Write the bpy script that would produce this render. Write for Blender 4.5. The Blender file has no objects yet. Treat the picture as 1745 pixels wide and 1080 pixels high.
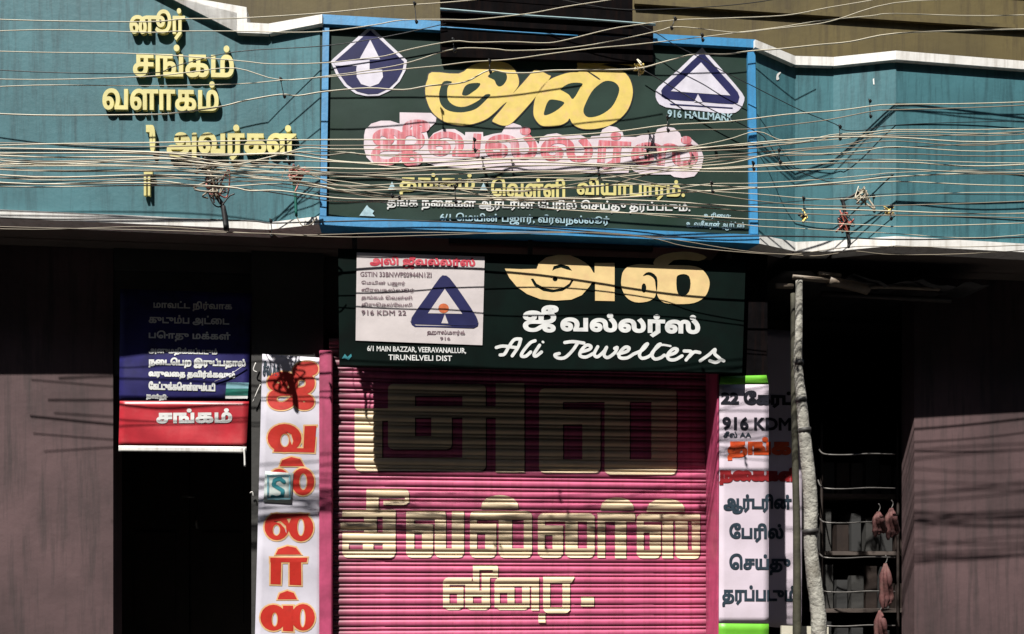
import bpy, bmesh, math, random
import numpy as np
from mathutils import Vector
from mathutils.geometry import delaunay_2d_cdt
random.seed(7)
S = bpy.context.scene
COL = S.collection
# ------------------------------------------------------------------ camera, sky, sun, exposure
F, CX, HOR = 1476.0, 872.5, 1000.0        # focal length, centre column and horizon row of the photograph
YAW, EYE = math.radians(5.4), 1.6
cd = bpy.data.cameras.new('camera'); cam = bpy.data.objects.new('camera', cd); COL.objects.link(cam)
cd.sensor_width = 36; cd.lens = F / 1745 * 36; cd.shift_y = (HOR - 540) / 1745
cd.clip_start = 0.05; cd.clip_end = 500
cam.location = (0, 0, EYE); cam.rotation_euler = (math.radians(90), 0, -YAW); S.camera = cam
SUN_TO = Vector((-0.62, -1.0, 1.8)).normalized()
w = bpy.data.worlds.new('World'); S.world = w; w.use_nodes = True
nt = w.node_tree; bg = nt.nodes['Background']; sky = nt.nodes.new('ShaderNodeTexSky')
sky.sky_type = 'NISHITA'; sky.sun_disc = False
sky.sun_elevation = math.asin(SUN_TO.z); sky.sun_rotation = math.atan2(SUN_TO.x, SUN_TO.y)
nt.links.new(sky.outputs[0], bg.inputs[0]); bg.inputs[1].default_value = 0.05
sl = bpy.data.lights.new('sun', 'SUN'); sl.energy = 5.0; sl.angle = math.radians(0.5); sl.color = (1, .96, .9)
so = bpy.data.objects.new('sun', sl); COL.objects.link(so); so.location = SUN_TO * 30
so.rotation_euler = SUN_TO.to_track_quat('Z', 'Y').to_euler()
S.view_settings.view_transform = 'Standard'; S.view_settings.look = 'None'
S.view_settings.exposure = 0.86; S.view_settings.gamma = 1; S.view_settings.use_curve_mapping = False
S.cycles.max_bounces = 5; S.cycles.diffuse_bounces = 3

# ------------------------------------------------------------------ pixel rays and planes
FWD = Vector((math.sin(YAW), math.cos(YAW), 0)); RGT = Vector((math.cos(YAW), -math.sin(YAW), 0))
CAM = Vector((0, 0, EYE))
def ray(px, py): return FWD + RGT * ((px - CX) / F) + Vector((0, 0, (HOR - py) / F))
class Pl:                                   # vertical plane through plan points a, b
    def __init__(s, a, b, off=0):
        s.a = Vector((a[0], a[1], 0)); d = Vector((b[0] - a[0], b[1] - a[1], 0)).normalized()
        s.n = Vector((d.y, -d.x, 0)); s.off = off   # normal towards the street (-Y side)
    def at(s, px, py, off=0):
        r = ray(px, py); p0 = s.a + s.n * (s.off + off)
        t = (p0 - CAM).dot(s.n) / r.dot(s.n); return CAM + r * t
def PY(Y): return Pl((0, Y), (1, Y))
def P(px, py, Y): r = ray(px, py); return CAM + r * (Y / r.y)
def X(px, Y): return P(px, 500, Y).x
def Z(px, py, Y): return P(px, py, Y).z

# ------------------------------------------------------------------ materials
def mat(name, col, rough=.6, var=.25, scale=6, col2=None, amt=.5, streak=False, bump=0.1, bscale=40, metal=0, spec=.5, grime=None, coat=0, scale2=3):
    m = bpy.data.materials.new(name); m.use_nodes = True; t = m.node_tree; N = t.nodes; L = t.links
    b = N['Principled BSDF']; b.inputs['Roughness'].default_value = rough; b.inputs['Metallic'].default_value = metal
    b.inputs['Specular IOR Level'].default_value = spec
    tc = N.new('ShaderNodeTexCoord'); 
    n1 = N.new('ShaderNodeTexNoise'); n1.inputs['Scale'].default_value = scale; n1.inputs['Detail'].default_value = 6
    L.new(tc.outputs['Object'], n1.inputs['Vector'])
    mr = N.new('ShaderNodeMapRange'); mr.inputs[1].default_value = .3; mr.inputs[2].default_value = .7
    mr.inputs[3].default_value = 1 - var; mr.inputs[4].default_value = 1 + var * .5
    L.new(n1.outputs[0], mr.inputs[0])
    mx = N.new('ShaderNodeVectorMath'); mx.operation = 'SCALE'; mx.inputs[0].default_value = col[:3]
    L.new(mr.outputs[0], mx.inputs['Scale']); out = mx.outputs[0]
    if col2:
        mp = N.new('ShaderNodeMapping'); mp.inputs['Scale'].default_value = (9, 9, .7) if streak else (1, 1, 1)
        L.new(tc.outputs['Object'], mp.inputs[0])
        n2 = N.new('ShaderNodeTexNoise'); n2.inputs['Scale'].default_value = scale2; n2.inputs['Detail'].default_value = 8; n2.inputs['Roughness'].default_value = .65
        L.new(mp.outputs[0], n2.inputs['Vector'])
        r2 = N.new('ShaderNodeMapRange'); r2.inputs[1].default_value = .48; r2.inputs[2].default_value = .72; r2.inputs[4].default_value = amt
        L.new(n2.outputs[0], r2.inputs[0])
        mm = N.new('ShaderNodeMix'); mm.data_type = 'RGBA'; L.new(r2.outputs[0], mm.inputs[0]); L.new(out, mm.inputs[6]); mm.inputs[7].default_value = (*col2, 1)
        out = mm.outputs[2]
    if grime:                               # road dust worked into the two ends of the shutter
        x0, x1, gc = grime
        sx = N.new('ShaderNodeSeparateXYZ'); L.new(tc.outputs['Object'], sx.inputs[0])
        n3 = N.new('ShaderNodeTexNoise'); n3.inputs['Scale'].default_value = 5; n3.inputs['Detail'].default_value = 5
        L.new(tc.outputs['Object'], n3.inputs['Vector'])
        nn = N.new('ShaderNodeMath'); nn.operation = 'MULTIPLY_ADD'; nn.inputs[1].default_value = .22; nn.inputs[2].default_value = -.11
        L.new(n3.outputs[0], nn.inputs[0])
        ad = N.new('ShaderNodeMath'); L.new(sx.outputs[0], ad.inputs[0]); L.new(nn.outputs[0], ad.inputs[1])
        g1 = N.new('ShaderNodeMapRange'); g1.inputs[1].default_value = x0; g1.inputs[2].default_value = x0 + .2; g1.inputs[3].default_value = .92; g1.inputs[4].default_value = 0
        g2 = N.new('ShaderNodeMapRange'); g2.inputs[1].default_value = x1 - .17; g2.inputs[2].default_value = x1; g2.inputs[3].default_value = 0; g2.inputs[4].default_value = .85
        L.new(ad.outputs[0], g1.inputs[0]); L.new(ad.outputs[0], g2.inputs[0])
        mxx = N.new('ShaderNodeMath'); mxx.operation = 'MAXIMUM'; L.new(g1.outputs[0], mxx.inputs[0]); L.new(g2.outputs[0], mxx.inputs[1])
        m3 = N.new('ShaderNodeMix'); m3.data_type = 'RGBA'; L.new(mxx.outputs[0], m3.inputs[0]); L.new(out, m3.inputs[6]); m3.inputs[7].default_value = (*gc, 1)
        out = m3.outputs[2]
    L.new(out, b.inputs['Base Color'])
    if bump:
        nb = N.new('ShaderNodeTexNoise'); nb.inputs['Scale'].default_value = bscale; nb.inputs['Detail'].default_value = 5
        L.new(tc.outputs['Object'], nb.inputs['Vector'])
        bp = N.new('ShaderNodeBump'); bp.inputs['Strength'].default_value = bump; bp.inputs['Distance'].default_value = .01
        L.new(nb.outputs[0], bp.inputs['Height']); L.new(bp.outputs[0], b.inputs['Normal'])
    return m
SXL, SXR = X(564, 5.93) - X(895, 5.93), X(1224, 5.93) - X(895, 5.93)        # shutter ends, from its middle
M = dict(
 teal=mat('teal_paint', (.05, .15, .175), .6, .25, 2.2, (.016, .045, .055), .75, True, .15, 30, spec=.25),
 white=mat('white_paint', (.72, .71, .68), .5, .12, 5, (.26, .22, .17), .6, True, scale2=2.2),
 blue=mat('blue_paint', (.04, .25, .5), .5, .2, 6, (.05, .1, .16), .4, True),
 green=mat('green_board', (.02, .04, .032), .6, .35, 3, (.010, .03, .018), .8, False, .06, 20, scale2=2, spec=.12),
 dkgreen=mat('dark_green_board', (.0022, .0075, .006), .8, .4, 4, (.003, .003, .003), .6, False, .05, 20, spec=.06),
 gold=mat('gold_paint', (.68, .52, .13), .5, .12, 14, (.7, .42, .24), .5, False, .05, 30, scale2=22),
 goldcream=mat('cream_gold_paint', (.7, .52, .24), .5, .12, 14, (.7, .4, .22), .4, False, .05, 30, scale2=12),
 lemon=mat('pale_yellow_paint', (.6, .54, .2), .5, .15, 10, None, bump=.05),
 lemonside=mat('pale_yellow_edge', (.5, .44, .16), .5, .15, 10, None, bump=.05),
 whitepaint=mat('white_lettering', (.66, .67, .66), .5, .2, 12),
 palepaint=mat('faded_blue_white_lettering', (.34, .5, .56), .5, .3, 20),
 pinkwhite=mat('washed_white_paint', (.66, .58, .63), .5, .15, 10, (.6, .36, .4), .35, False, .05, 30, scale2=9),
 fadedred=mat('faded_red_paint', (.58, .14, .17), .5, .3, 20, (.66, .54, .6), 1, True, .05, 30, scale2=5),
 navy=mat('navy_paint', (.02, .022, .085), .45, .25, 8, (.04, .035, .09), .3, False, .04, spec=.15),
 emblemwhite=mat('emblem_white', (.62, .6, .68), .5, .15, 14, (.48, .42, .56), .4, False, .04),
 orange=mat('orange_print', (.5, .11, .03), .5, .2, 40),
 poster=mat('poster_paper', (.55, .5, .5), .5, .1, 8, (.42, .38, .4), .4, False, .05),
 posterred=mat('poster_red', (.5, .02, .05), .5, .25, 30, (.55, .2, .22), .5, scale2=30),
 postergrey=mat('poster_print', (.16, .1, .12), .5, .4, 40),
 pink=mat('pink_shutter_paint', (.48, .085, .18), .5, .25, 5, (.3, .06, .1), .8, True, .06, 30, grime=(SXL, SXR, (.045, .035, .03))),
 pinkrail=mat('pink_rail_paint', (.42, .06, .14), .5, .3, 9, (.2, .03, .06), .6, True),
 shutgold=mat('shutter_gold_paint', (.72, .57, .38), .5, .15, 8, (.55, .42, .22), .45, False, .05, 30, grime=(SXL - .06, SXR, (.07, .055, .03)), scale2=8),
 maroon=mat('maroon_shade_paint', (.06, .006, .012), .5, .2, 8),
 cloth=mat('banner_white_vinyl', (.55, .53, .6), .45, .14, 3, (.36, .34, .4), .5, False, .1, 12, scale2=4),
 clothpink=mat('banner_lilac_vinyl', (.62, .54, .62), .45, .1, 3, (.5, .43, .47), .5, False, .1, 12, scale2=4),
 red=mat('banner_red_print', (.5, .025, .015), .45, .3, 14, (.28, .012, .012), .7, False, .05, scale2=14),
 amber=mat('banner_amber_edge', (.66, .42, .2), .45, .2, 14, (.6, .2, .07), .5, False, .05),
 redorange=mat('red_orange_print', (.66, .085, .02), .45, .2, 14, (.3, .02, .01), .5, False, .05, scale2=12),
 darkred=mat('dark_red_print', (.28, .016, .02), .45, .3, 14),
 ink=mat('black_print', (.012, .012, .02), .45, .2, 14),
 slate=mat('slate_print', (.025, .042, .06), .45, .3, 20),
 lime=mat('lime_print', (.13, .42, .03), .45, .1, 6),
 navyvinyl=mat('navy_vinyl', (.02, .018, .12), .55, .4, 4, (.008, .008, .03), .8, False, .15, 10, scale2=5, spec=.2),
 redvinyl=mat('red_vinyl', (.45, .022, .035), .4, .3, 5, (.5, .1, .1), .5, False, .2, 8, scale2=4),
 greenvinyl=mat('green_vinyl', (.01, .13, .1), .4, .3, 9),
 paleteal=mat('pale_teal_vinyl', (.2, .4, .46), .4, .2, 9),
 stickpaper=mat('notice_paper', (.5, .56, .54), .5, .15, 12, (.3, .5, .5), .4),
 tealprint=mat('teal_print', (.02, .2, .24), .5, .2, 10),
 olive=mat('olive_wall_paint', (.1, .075, .022), .8, .3, 1.6, (.045, .03, .01), .8, True, .25, 14, scale2=2),
 mauve=mat('mauve_wall_plaster', (.085, .05, .052), .85, .4, 2, (.03, .022, .022), .9, True, .3, 14, scale2=2),
 grey=mat('grey_plaster', (.035, .034, .032), .8, .35, 3, (.035, .033, .03), .6, False, .3, 20),
 soffit=mat('soffit_plaster', (.09, .07, .06), .8, .3, 3),
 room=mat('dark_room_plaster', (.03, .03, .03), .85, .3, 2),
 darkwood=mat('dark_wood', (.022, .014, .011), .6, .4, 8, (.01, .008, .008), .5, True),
 blackwood=mat('black_weathered_wood', (.004, .0035, .004), .95, .5, 9, (.012, .006, .005), .7, True, .3, 20, spec=.03),  # near-black used for the shade painted over the sign's top, and on a pier
 bark=mat('weathered_pole_wood', (.34, .33, .29), .85, .45, 16, (.07, .055, .035), .95, False, 1.0, 45, scale2=5),
 bark2=mat('olive_pole_wood', (.045, .042, .025), .8, .4, 10, (.03, .028, .02), .8, False, .5, 25, scale2=7),
 bamboo=mat('bamboo', (.2, .16, .12), .6, .4, 10, (.14, .09, .06), .7, False, .3, 25),
 tarp=mat('black_tarpaulin', (.018, .017, .018), .6, .3, 5, None, bump=.3, bscale=9),
 tape=mat('dark_tape', (.03, .028, .026), .6, .2, 20),
 wirelight=mat('pale_wire', (.62, .57, .44), .5, .25, 3, (.3, .25, .17), .5),
 wirebrown=mat('dusty_wire', (.27, .23, .17), .6, .3, 3),
 wiredark=mat('black_wire', (.015, .015, .016), .5, .2, 3),
 clip=mat('black_clip', (.012, .012, .013), .5, .2, 20),
 copper=mat('copper_red_wire', (.4, .1, .07), .5, .4, 30),
 steel=mat('dull_steel', (.17, .16, .15), .5, .3, 20, metal=.4),
 railblue=mat('pale_blue_metal', (.25, .36, .38), .5, .3, 8),
 cream=mat('cream_sheet', (.55, .52, .42), .6, .1, 5),
 garland=mat('dusky_pink_cloth', (.09, .03, .028), .8, .4, 20, (.3, .2, .16), .6, False, .4),
 asphalt=mat('asphalt', (.05, .05, .05), .9, .3, 4, None, bump=.4, bscale=60),
 paving=mat('concrete_paving', (.09, .087, .08), .85, .25, 3, None, bump=.3, bscale=30),
)

# ------------------------------------------------------------------ object helpers
def tag(o, label, cat, group=None, kind=None):
    if label: o['label'] = label
    if cat: o['category'] = cat
    if group: o['group'] = group
    if kind: o['kind'] = kind
    return o
def thing(name, loc, label, cat, group=None):
    o = bpy.data.objects.new(name, None); COL.objects.link(o); o.location = loc; o.empty_display_size = .1
    return tag(o, label, cat, group)
def root(o):
    v = Vector((0, 0, 0))
    while o: v += o.location; o = o.parent
    return v
def mesh(name, vs, fs, m, parent=None, label=None, smooth=False):
    b = root(parent) if parent else Vector((0, 0, 0))
    me = bpy.data.meshes.new(name); me.from_pydata([tuple(Vector(v) - b) for v in vs], [], fs); me.materials.append(m)
    if smooth: me.shade_smooth()
    me.update(); o = bpy.data.objects.new(name, me); COL.objects.link(o)
    if parent: o.parent = parent
    if label: o['label'] = label
    return o
def from_bm(name, bm, m, parent=None, label=None, smooth=False):
    bmesh.ops.recalc_face_normals(bm, faces=bm.faces)
    me = bpy.data.meshes.new(name); b = root(parent) if parent else Vector((0, 0, 0))
    for v in bm.verts: v.co -= b
    bm.to_mesh(me); bm.free(); me.materials.append(m)
    if smooth: me.shade_smooth()
    o = bpy.data.objects.new(name, me); COL.objects.link(o)
    if parent: o.parent = parent
    if label: o['label'] = label
    return o
def box(name, x0, x1, y0, y1, z0, z1, m, parent=None, label=None, bev=0.0):
    bm = bmesh.new(); bmesh.ops.create_cube(bm, size=1)
    for v in bm.verts: v.co = Vector(((x0 + x1) / 2 + v.co.x * (x1 - x0), (y0 + y1) / 2 + v.co.y * (y1 - y0), (z0 + z1) / 2 + v.co.z * (z1 - z0)))
    if bev: bmesh.ops.bevel(bm, geom=list(bm.edges), offset=bev, segments=2, affect='EDGES')
    return from_bm(name, bm, m, parent, label)
def solid(name, poly, pl, thick, m, parent=None, off=0, label=None, bev=0.0):   # pixel polygon on a plane, given real thickness behind it
    n = len(poly); fr = [pl.at(x, y, off) for x, y in poly]; bk = [p - pl.n * thick for p in fr]
    bm = bmesh.new(); a = [bm.verts.new(p) for p in fr]; b = [bm.verts.new(p) for p in bk]
    bm.faces.new(a); bm.faces.new(b[::-1])
    for i in range(n): bm.faces.new((a[i], a[(i + 1) % n], b[(i + 1) % n], b[i]))
    bmesh.ops.triangulate(bm, faces=[f for f in bm.faces if len(f.verts) > 4])
    if bev: bmesh.ops.bevel(bm, geom=[e for e in bm.edges if e.calc_face_angle(0) > .5], offset=bev, segments=1, affect='EDGES')
    return from_bm(name, bm, m, parent, label)
def smoothpts(pts, k=6):
    if len(pts) < 3: return [Vector(p) for p in pts]
    P_ = [Vector(p) for p in pts]; P_ = [P_[0] * 2 - P_[1]] + P_ + [P_[-1] * 2 - P_[-2]]; out = []
    for i in range(1, len(P_) - 2):
        a, b, c, d = P_[i - 1:i + 3]
        for j in range(k):
            t = j / k
            out.append(.5 * ((2 * b) + (c - a) * t + (2 * a - 5 * b + 4 * c - d) * t * t + (3 * b - a - 3 * c + d) * t ** 3))
    out.append(P_[-2]); return out
def tube(name, pts, r, m, parent=None, sides=6, k=5, label=None, jitter=0):
    ps = smoothpts(pts, k); vs = []; fs = []; n = len(ps)
    R = (lambda i: r) if not isinstance(r, (list, tuple)) else (lambda i: float(np.interp(i / (n - 1), np.linspace(0, 1, len(r)), r)))
    for i, p in enumerate(ps):
        t = (ps[min(i + 1, n - 1)] - ps[max(i - 1, 0)]).normalized()
        u = t.cross(Vector((0, 0, 1)) if abs(t.z) < .9 else Vector((0, 1, 0))).normalized(); v = t.cross(u)
        for s in range(sides):
            a = 2 * math.pi * s / sides; rr = R(i) * (1 + random.uniform(-jitter, jitter))
            vs.append(p + (u * math.cos(a) + v * math.sin(a)) * rr)
    for i in range(n - 1):
        for s in range(sides):
            s2 = (s + 1) % sides; fs.append((i * sides + s, i * sides + s2, (i + 1) * sides + s2, (i + 1) * sides + s))
    fs.append(tuple(range(sides))[::-1]); fs.append(tuple((n - 1) * sides + s for s in range(sides)))
    return mesh(name, vs, fs, m, parent, label, True)

# ------------------------------------------------------------------ flat shapes: union of outlines, strokes and font glyphs
def area(p): return sum(p[i][0] * p[(i + 1) % len(p)][1] - p[(i + 1) % len(p)][0] * p[i][1] for i in range(len(p))) / 2
def ccw(p): return p if area(p) > 0 else p[::-1]
def winding(pts, polys):
    if not polys: return np.zeros(len(pts), int)
    A = np.array([q for p in polys for q in p]); B = np.array([q for p in polys for q in (p[1:] + p[:1])]); out = np.zeros(len(pts), int)
    for i0 in range(0, len(pts), 512):
        p = pts[i0:i0 + 512]; px, py = p[:, 0:1], p[:, 1:2]
        up = (A[:, 1] <= py) & (B[:, 1] > py); dn = (A[:, 1] > py) & (B[:, 1] <= py)
        cr = (B[:, 0] - A[:, 0]) * (py - A[:, 1]) - (px - A[:, 0]) * (B[:, 1] - A[:, 1])
        out[i0:i0 + 512] = (up & (cr > 0)).sum(1) - (dn & (cr < 0)).sum(1)
    return out
def tri_shape(pos, neg=(), lines=(), eps=1e-5):
    vs = []; es = []
    for p in list(pos) + list(neg):
        k = len(vs); vs += [Vector(q) for q in p]; es += [(k + i, k + (i + 1) % len(p)) for i in range(len(p))]
    for a, b in lines: k = len(vs); vs += [Vector(a), Vector(b)]; es.append((k, k + 1))
    r = delaunay_2d_cdt(vs, es, [], 0, eps); V = [(v.x, v.y) for v in r[0]]; T = [tuple(f) for f in r[2]]
    if not T: return V, []
    Va = np.array(V); Ta = np.array(T); c = Va[Ta].mean(1)
    keep = winding(c, [list(p) for p in pos]) > 0
    if neg: keep &= winding(c, [ccw(list(p)) for p in neg]) == 0
    return V, [T[i] for i in np.nonzero(keep)[0]]
def stroke(pts, w, cap=8):                  # a brush stroke as a set of ccw pieces
    out = []; W = w if isinstance(w, (list, tuple)) else [w] * len(pts)
    for i, (a, b) in enumerate(zip(pts, pts[1:])):
        dx, dy = b[0] - a[0], b[1] - a[1]; l = math.hypot(dx, dy)
        if l < 1e-9: continue
        nx, ny = -dy / l, dx / l; wa, wb = W[i], W[i + 1]
        out.append(ccw([(a[0] + nx * wa, a[1] + ny * wa), (a[0] - nx * wa, a[1] - ny * wa), (b[0] - nx * wb, b[1] - ny * wb), (b[0] + nx * wb, b[1] + ny * wb)]))
    for (x, y), r in zip(pts, W):
        out.append([(x + r * math.cos(2 * math.pi * k / cap + .2), y + r * math.sin(2 * math.pi * k / cap + .2)) for k in range(cap)])
    return out
def fatten(p, w):                           # move an outline outwards; holes run the other way round and shrink
    q = []
    for a in p:
        if not q or math.hypot(a[0] - q[-1][0], a[1] - q[-1][1]) > .12: q.append(a)
    if len(q) > 1 and math.hypot(q[0][0] - q[-1][0], q[0][1] - q[-1][1]) < .12: q.pop()
    n = len(q)
    if n < 3: return p
    out = []
    for i in range(n):
        a, b, c = q[i - 1], q[i], q[(i + 1) % n]
        l1 = math.hypot(b[0] - a[0], b[1] - a[1]); l2 = math.hypot(c[0] - b[0], c[1] - b[1])
        n1 = ((b[1] - a[1]) / l1, -(b[0] - a[0]) / l1); n2 = ((c[1] - b[1]) / l2, -(c[0] - b[0]) / l2)
        mx, my = n1[0] + n2[0], n1[1] + n2[1]; l = math.hypot(mx, my)
        if l < .5: out += [(b[0] + n1[0] * w, b[1] + n1[1] * w), (b[0] + n2[0] * w, b[1] + n2[1] * w)]; continue
        k = min(2 / l, 1.35) * w / l
        out.append((b[0] + mx * k, b[1] + my * k))
    return out
PRE = 'ெேை'
def visual(s):                              # put Tamil vowel signs in the order they are drawn
    s = s.replace('ொ', 'ொ').replace('ோ', 'ோ'); out = []
    for ch in s:
        if ch in PRE and out: out.insert(len(out) - 1, ch)
        else: out.append(ch)
    return ''.join(out)
NS = 4
def glyphs(s):
    c = bpy.data.curves.new('lettering', 'FONT'); c.body = visual(s); o = bpy.data.objects.new('lettering', c); COL.objects.link(o)
    dg = bpy.context.evaluated_depsgraph_get(); dg.update(); cu = o.evaluated_get(dg).to_curve(dg); res = []
    for sp in cu.splines:
        p = []
        bp = sp.bezier_points
        for i in range(len(bp)):
            a, b = bp[i], bp[(i + 1) % len(bp)]; p0, p1, p2, p3 = a.co, a.handle_right, b.handle_left, b.co
            d = (p3 - p0).length
            flat = d < 1e-6 or (abs((p1 - p0).cross(p3 - p0).z) < 2e-3 * d and abs((p2 - p0).cross(p3 - p0).z) < 2e-3 * d)
            for j in range(1 if flat else NS):
                t = j / NS; q = p0 * (1 - t) ** 3 + p1 * 3 * t * (1 - t) ** 2 + p2 * 3 * t * t * (1 - t) + p3 * t ** 3
                if not p or (abs(q.x - p[-1][0]) + abs(q.y - p[-1][1])) > 1e-4: p.append((q.x, q.y))
        if len(p) > 2: res.append(p)
    o.evaluated_get(dg).to_curve_clear(); bpy.data.objects.remove(o); bpy.data.curves.remove(c)
    if sum(area(p) for p in res) < 0: res = [p[::-1] for p in res]
    return res
def text_shape(s, quad, bold=0.0, lines=(), split=False, only=None):
    """quad: four pixel corners TL TR BR BL of the ink. returns list of (V, T) in pixels"""
    global NS
    NS = 4 if abs(quad[3][1] - quad[0][1]) > 22 else (3 if abs(quad[3][1] - quad[0][1]) > 13 else 2)
    cs = glyphs(s); xs = [q[0] for p in cs for q in p]; ys = [q[1] for p in cs for q in p]
    x0, x1, y0, y1 = min(xs), max(xs), min(ys), max(ys); TL, TR, BR, BL = quad
    def mp(q):
        u, v = (q[0] - x0) / (x1 - x0), (y1 - q[1]) / (y1 - y0)
        return tuple(TL[k] * (1 - u) * (1 - v) + TR[k] * u * (1 - v) + BR[k] * u * v + BL[k] * (1 - u) * v for k in (0, 1))
    cs = [[mp(q) for q in p][::-1] for p in cs]        # y flips, so reverse
    if sum(area(p) for p in cs) < 0: cs = [p[::-1] for p in cs]
    grp = []                                            # letters that touch in x are handled together
    for p in sorted(cs, key=lambda p: min(q[0] for q in p)):
        a, b = min(q[0] for q in p) - bold, max(q[0] for q in p) + bold
        if grp and a < grp[-1][1] - (.0 if not split else 1.0): grp[-1][0].append(p); grp[-1][1] = max(b, grp[-1][1])
        else: grp.append([[p], b])
    out = []
    for g, _ in grp:
        if sum(area(p) for p in g) < 0: g = [p[::-1] for p in g]
        pos = [fatten(p, bold) for p in g] if bold else list(g)
        out.append(tri_shape(pos, (), lines, 1e-3))
    return out
def place(name, shapes, fn, m, parent, label=None, depth=0.0, mid=None):
    vs = []; fs = []
    for V, T in shapes:
        used = sorted({i for t in T for i in t}); ix = {}
        if mid is None:
            for i in used: ix[i] = len(vs); vs.append(fn(*V[i]))
            fs += [tuple(ix[i] for i in t) for t in T]
        else:                                           # faces may fall on different planes
            for t in T:
                cxx = sum(V[i][0] for i in t) / 3; f = fn(cxx); k = len(vs); vs += [f(*V[i]) for i in t]; fs.append((k, k + 1, k + 2))
    if not fs: return None
    bm = bmesh.new(); bv = [bm.verts.new(v) for v in vs]
    for f in fs:
        try: bm.faces.new([bv[i] for i in f])
        except ValueError: pass
    for f in bm.faces:
        f.normal_update()
        if f.normal.y > 0: f.normal_flip()
    if depth:
        n = Vector((0, 1, 0)); r = bmesh.ops.extrude_face_region(bm, geom=list(bm.faces), use_keep_orig=True)
        for e in r['geom']:
            if isinstance(e, bmesh.types.BMVert): e.co += n * depth
    return from_bm(name, bm, m, parent, label)
def Q(x0, y0, x1, y1, s=0.0, sh=0.0): return [(x0 + sh, y0), (x1 + sh, y0 + s), (x1, y1 + s), (x0, y1)]
def write(s, quad, pl, m, parent, off=.003, bold=0.0, name='lettering', label=None, depth=0.0):
    return place(name, text_shape(s, quad, bold), lambda x, y: pl.at(x, y, off), m, parent, label, depth)
def tr(pts, o, s): return [(o[0] + x / s, o[1] + y / s) for x, y in pts]
def sm(pts, k=3):                            # round off a closed traced outline
    n = len(pts); out = []
    for i in range(n):
        a, b, c, d = [Vector(pts[(i + j - 1) % n]) for j in range(4)]
        for j in range(k):
            t = j / k; q = .5 * ((2 * b) + (c - a) * t + (2 * a - 5 * b + 4 * c - d) * t * t + (3 * b - a - 3 * c + d) * t ** 3); out.append((q.x, q.y))
    return out
def circ(x, y, r, ry=None, n=20): return [(x + r * math.cos(2 * math.pi * k / n), y + (ry or r) * math.sin(2 * math.pi * k / n)) for k in range(n)]
def shape(name, pos, neg, pl, m, parent, off=.003, depth=0, label=None, grow=0):
    pos = [ccw(list(p)) for p in pos]
    if grow:
        pos = [fatten(p, grow) for p in pos]
    return place(name, [tri_shape(pos, neg, (), 1e-3)], lambda x, y: pl.at(x, y, off), m, parent, label, depth)

# ------------------------------------------------------------------ plan of the parapet from its lower edge, which is level
BOT = [(252, 382), (457, 391), (544, 382), (1293, 415), (1355, 428), (1420, 428), (1527, 418)]
HB = (HOR - 398) / F * 5.58                  # height of that edge above the eye
PLAN = []
for px, py in BOT:
    r = ray(px, py); t = HB / r.z; p = CAM + r * t; PLAN.append((p.x, p.y))
def ext(a, b, px):                           # where the column px meets the line a-b
    pl = Pl(a, b); p = pl.at(px, 500); return (p.x, p.y)
PLAN[0] = ext(PLAN[0], PLAN[1], -260)
BX = [-260, 457, 544, 1293, 1355, 1420, 1527]
PLAN.append((PLAN[-1][0] + 3.2, PLAN[-1][1] + .12)); BX.append(1960)
for i in range(len(PLAN)): print('PLAN', BX[i], [round(c, 2) for c in PLAN[i]])
BAY = [Pl(PLAN[i], PLAN[i + 1]) for i in range(len(PLAN) - 1)]
LB, L1, CB, R1, R2, R3, R4 = BAY
SOF = EYE + HB - .002
YB2 = 5.70                                   # face of the projecting pier that carries the right banner
YS, YW, YP = 5.61, 5.93, 6.02                # lower signboard, shutter, left and right shop walls
PS, PW = Pl(PLAN[2], PLAN[3], -.06), PY(YW)

# ------------------------------------------------------------------ ground
def slab(name, x0, x1, y0, y1, z0, z1, m): o = box(name, x0, x1, y0, y1, z0, z1, m); o['kind'] = 'structure'; return o
slab('ground', -200, 200, -200, 200, -.3, -.004, M['asphalt'])
slab('street', -60, 60, -3.5, 4.6, -.2, 0, M['asphalt'])
slab('pavement', -14, 16, 4.6, 9.5, -.2, .12, M['paving'])

# ------------------------------------------------------------------ unseen buildings behind the viewer, added to block sky light
for k, (x0, x1, h, wd) in enumerate(((-40, -9.02, 13, 9), (-9, 6, 14, 5), (6.02, 40, 13, 9))):
    ob_ = thing('opposite_building', ((x0 + x1) / 2, -6, 0), ['plain building across the street, left of the viewer', 'plain building across the street, straight behind the viewer', 'plain building across the street, right of the viewer'][k], 'building')
    box('wall', x0, x1, -10, -3.2, 0, h, M['room'], ob_)
    for fl_ in range(4):
        for i in range(wd):
            xx = x0 + 1 + i * (x1 - x0 - 1) / wd; f_ = box('window', xx, xx + 1.2, -3.2 + .002, -3.14, 1.2 + fl_ * 3, 2.6 + fl_ * 3, M['darkwood'], ob_)
            box('window_sill', xx - .08, xx + 1.28, -3.195, -3.06, 1.1 + fl_ * 3, 1.17 + fl_ * 3, M['grey'], f_)

# ------------------------------------------------------------------ the building
XL, XR = -7.5, 9.5
bld = thing('shop_building', (1, 6.2, 0), 'olive walled building with a dark window above the row of painted parapet boards', 'building')
UW = 6.9
wx0, wx1 = X(750, UW), X(1076, UW)
box('upper_wall', XL, wx0, UW, UW + .25, SOF, 9, M['olive'], bld)
box('upper_wall', wx1, XR, UW, UW + .25, SOF, 9, M['olive'], bld)
box('upper_wall', wx0, wx1, UW, UW + .25, SOF, Z(900, 52, UW), M['olive'], bld)
box('upper_wall', wx0, wx1, UW, UW + .25, 7.2, 9, M['olive'], bld)
box('floor_slab', XL, XR, PLAN[3][1] + .35, 9.3, SOF, SOF + .16, M['soffit'], bld)
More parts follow.
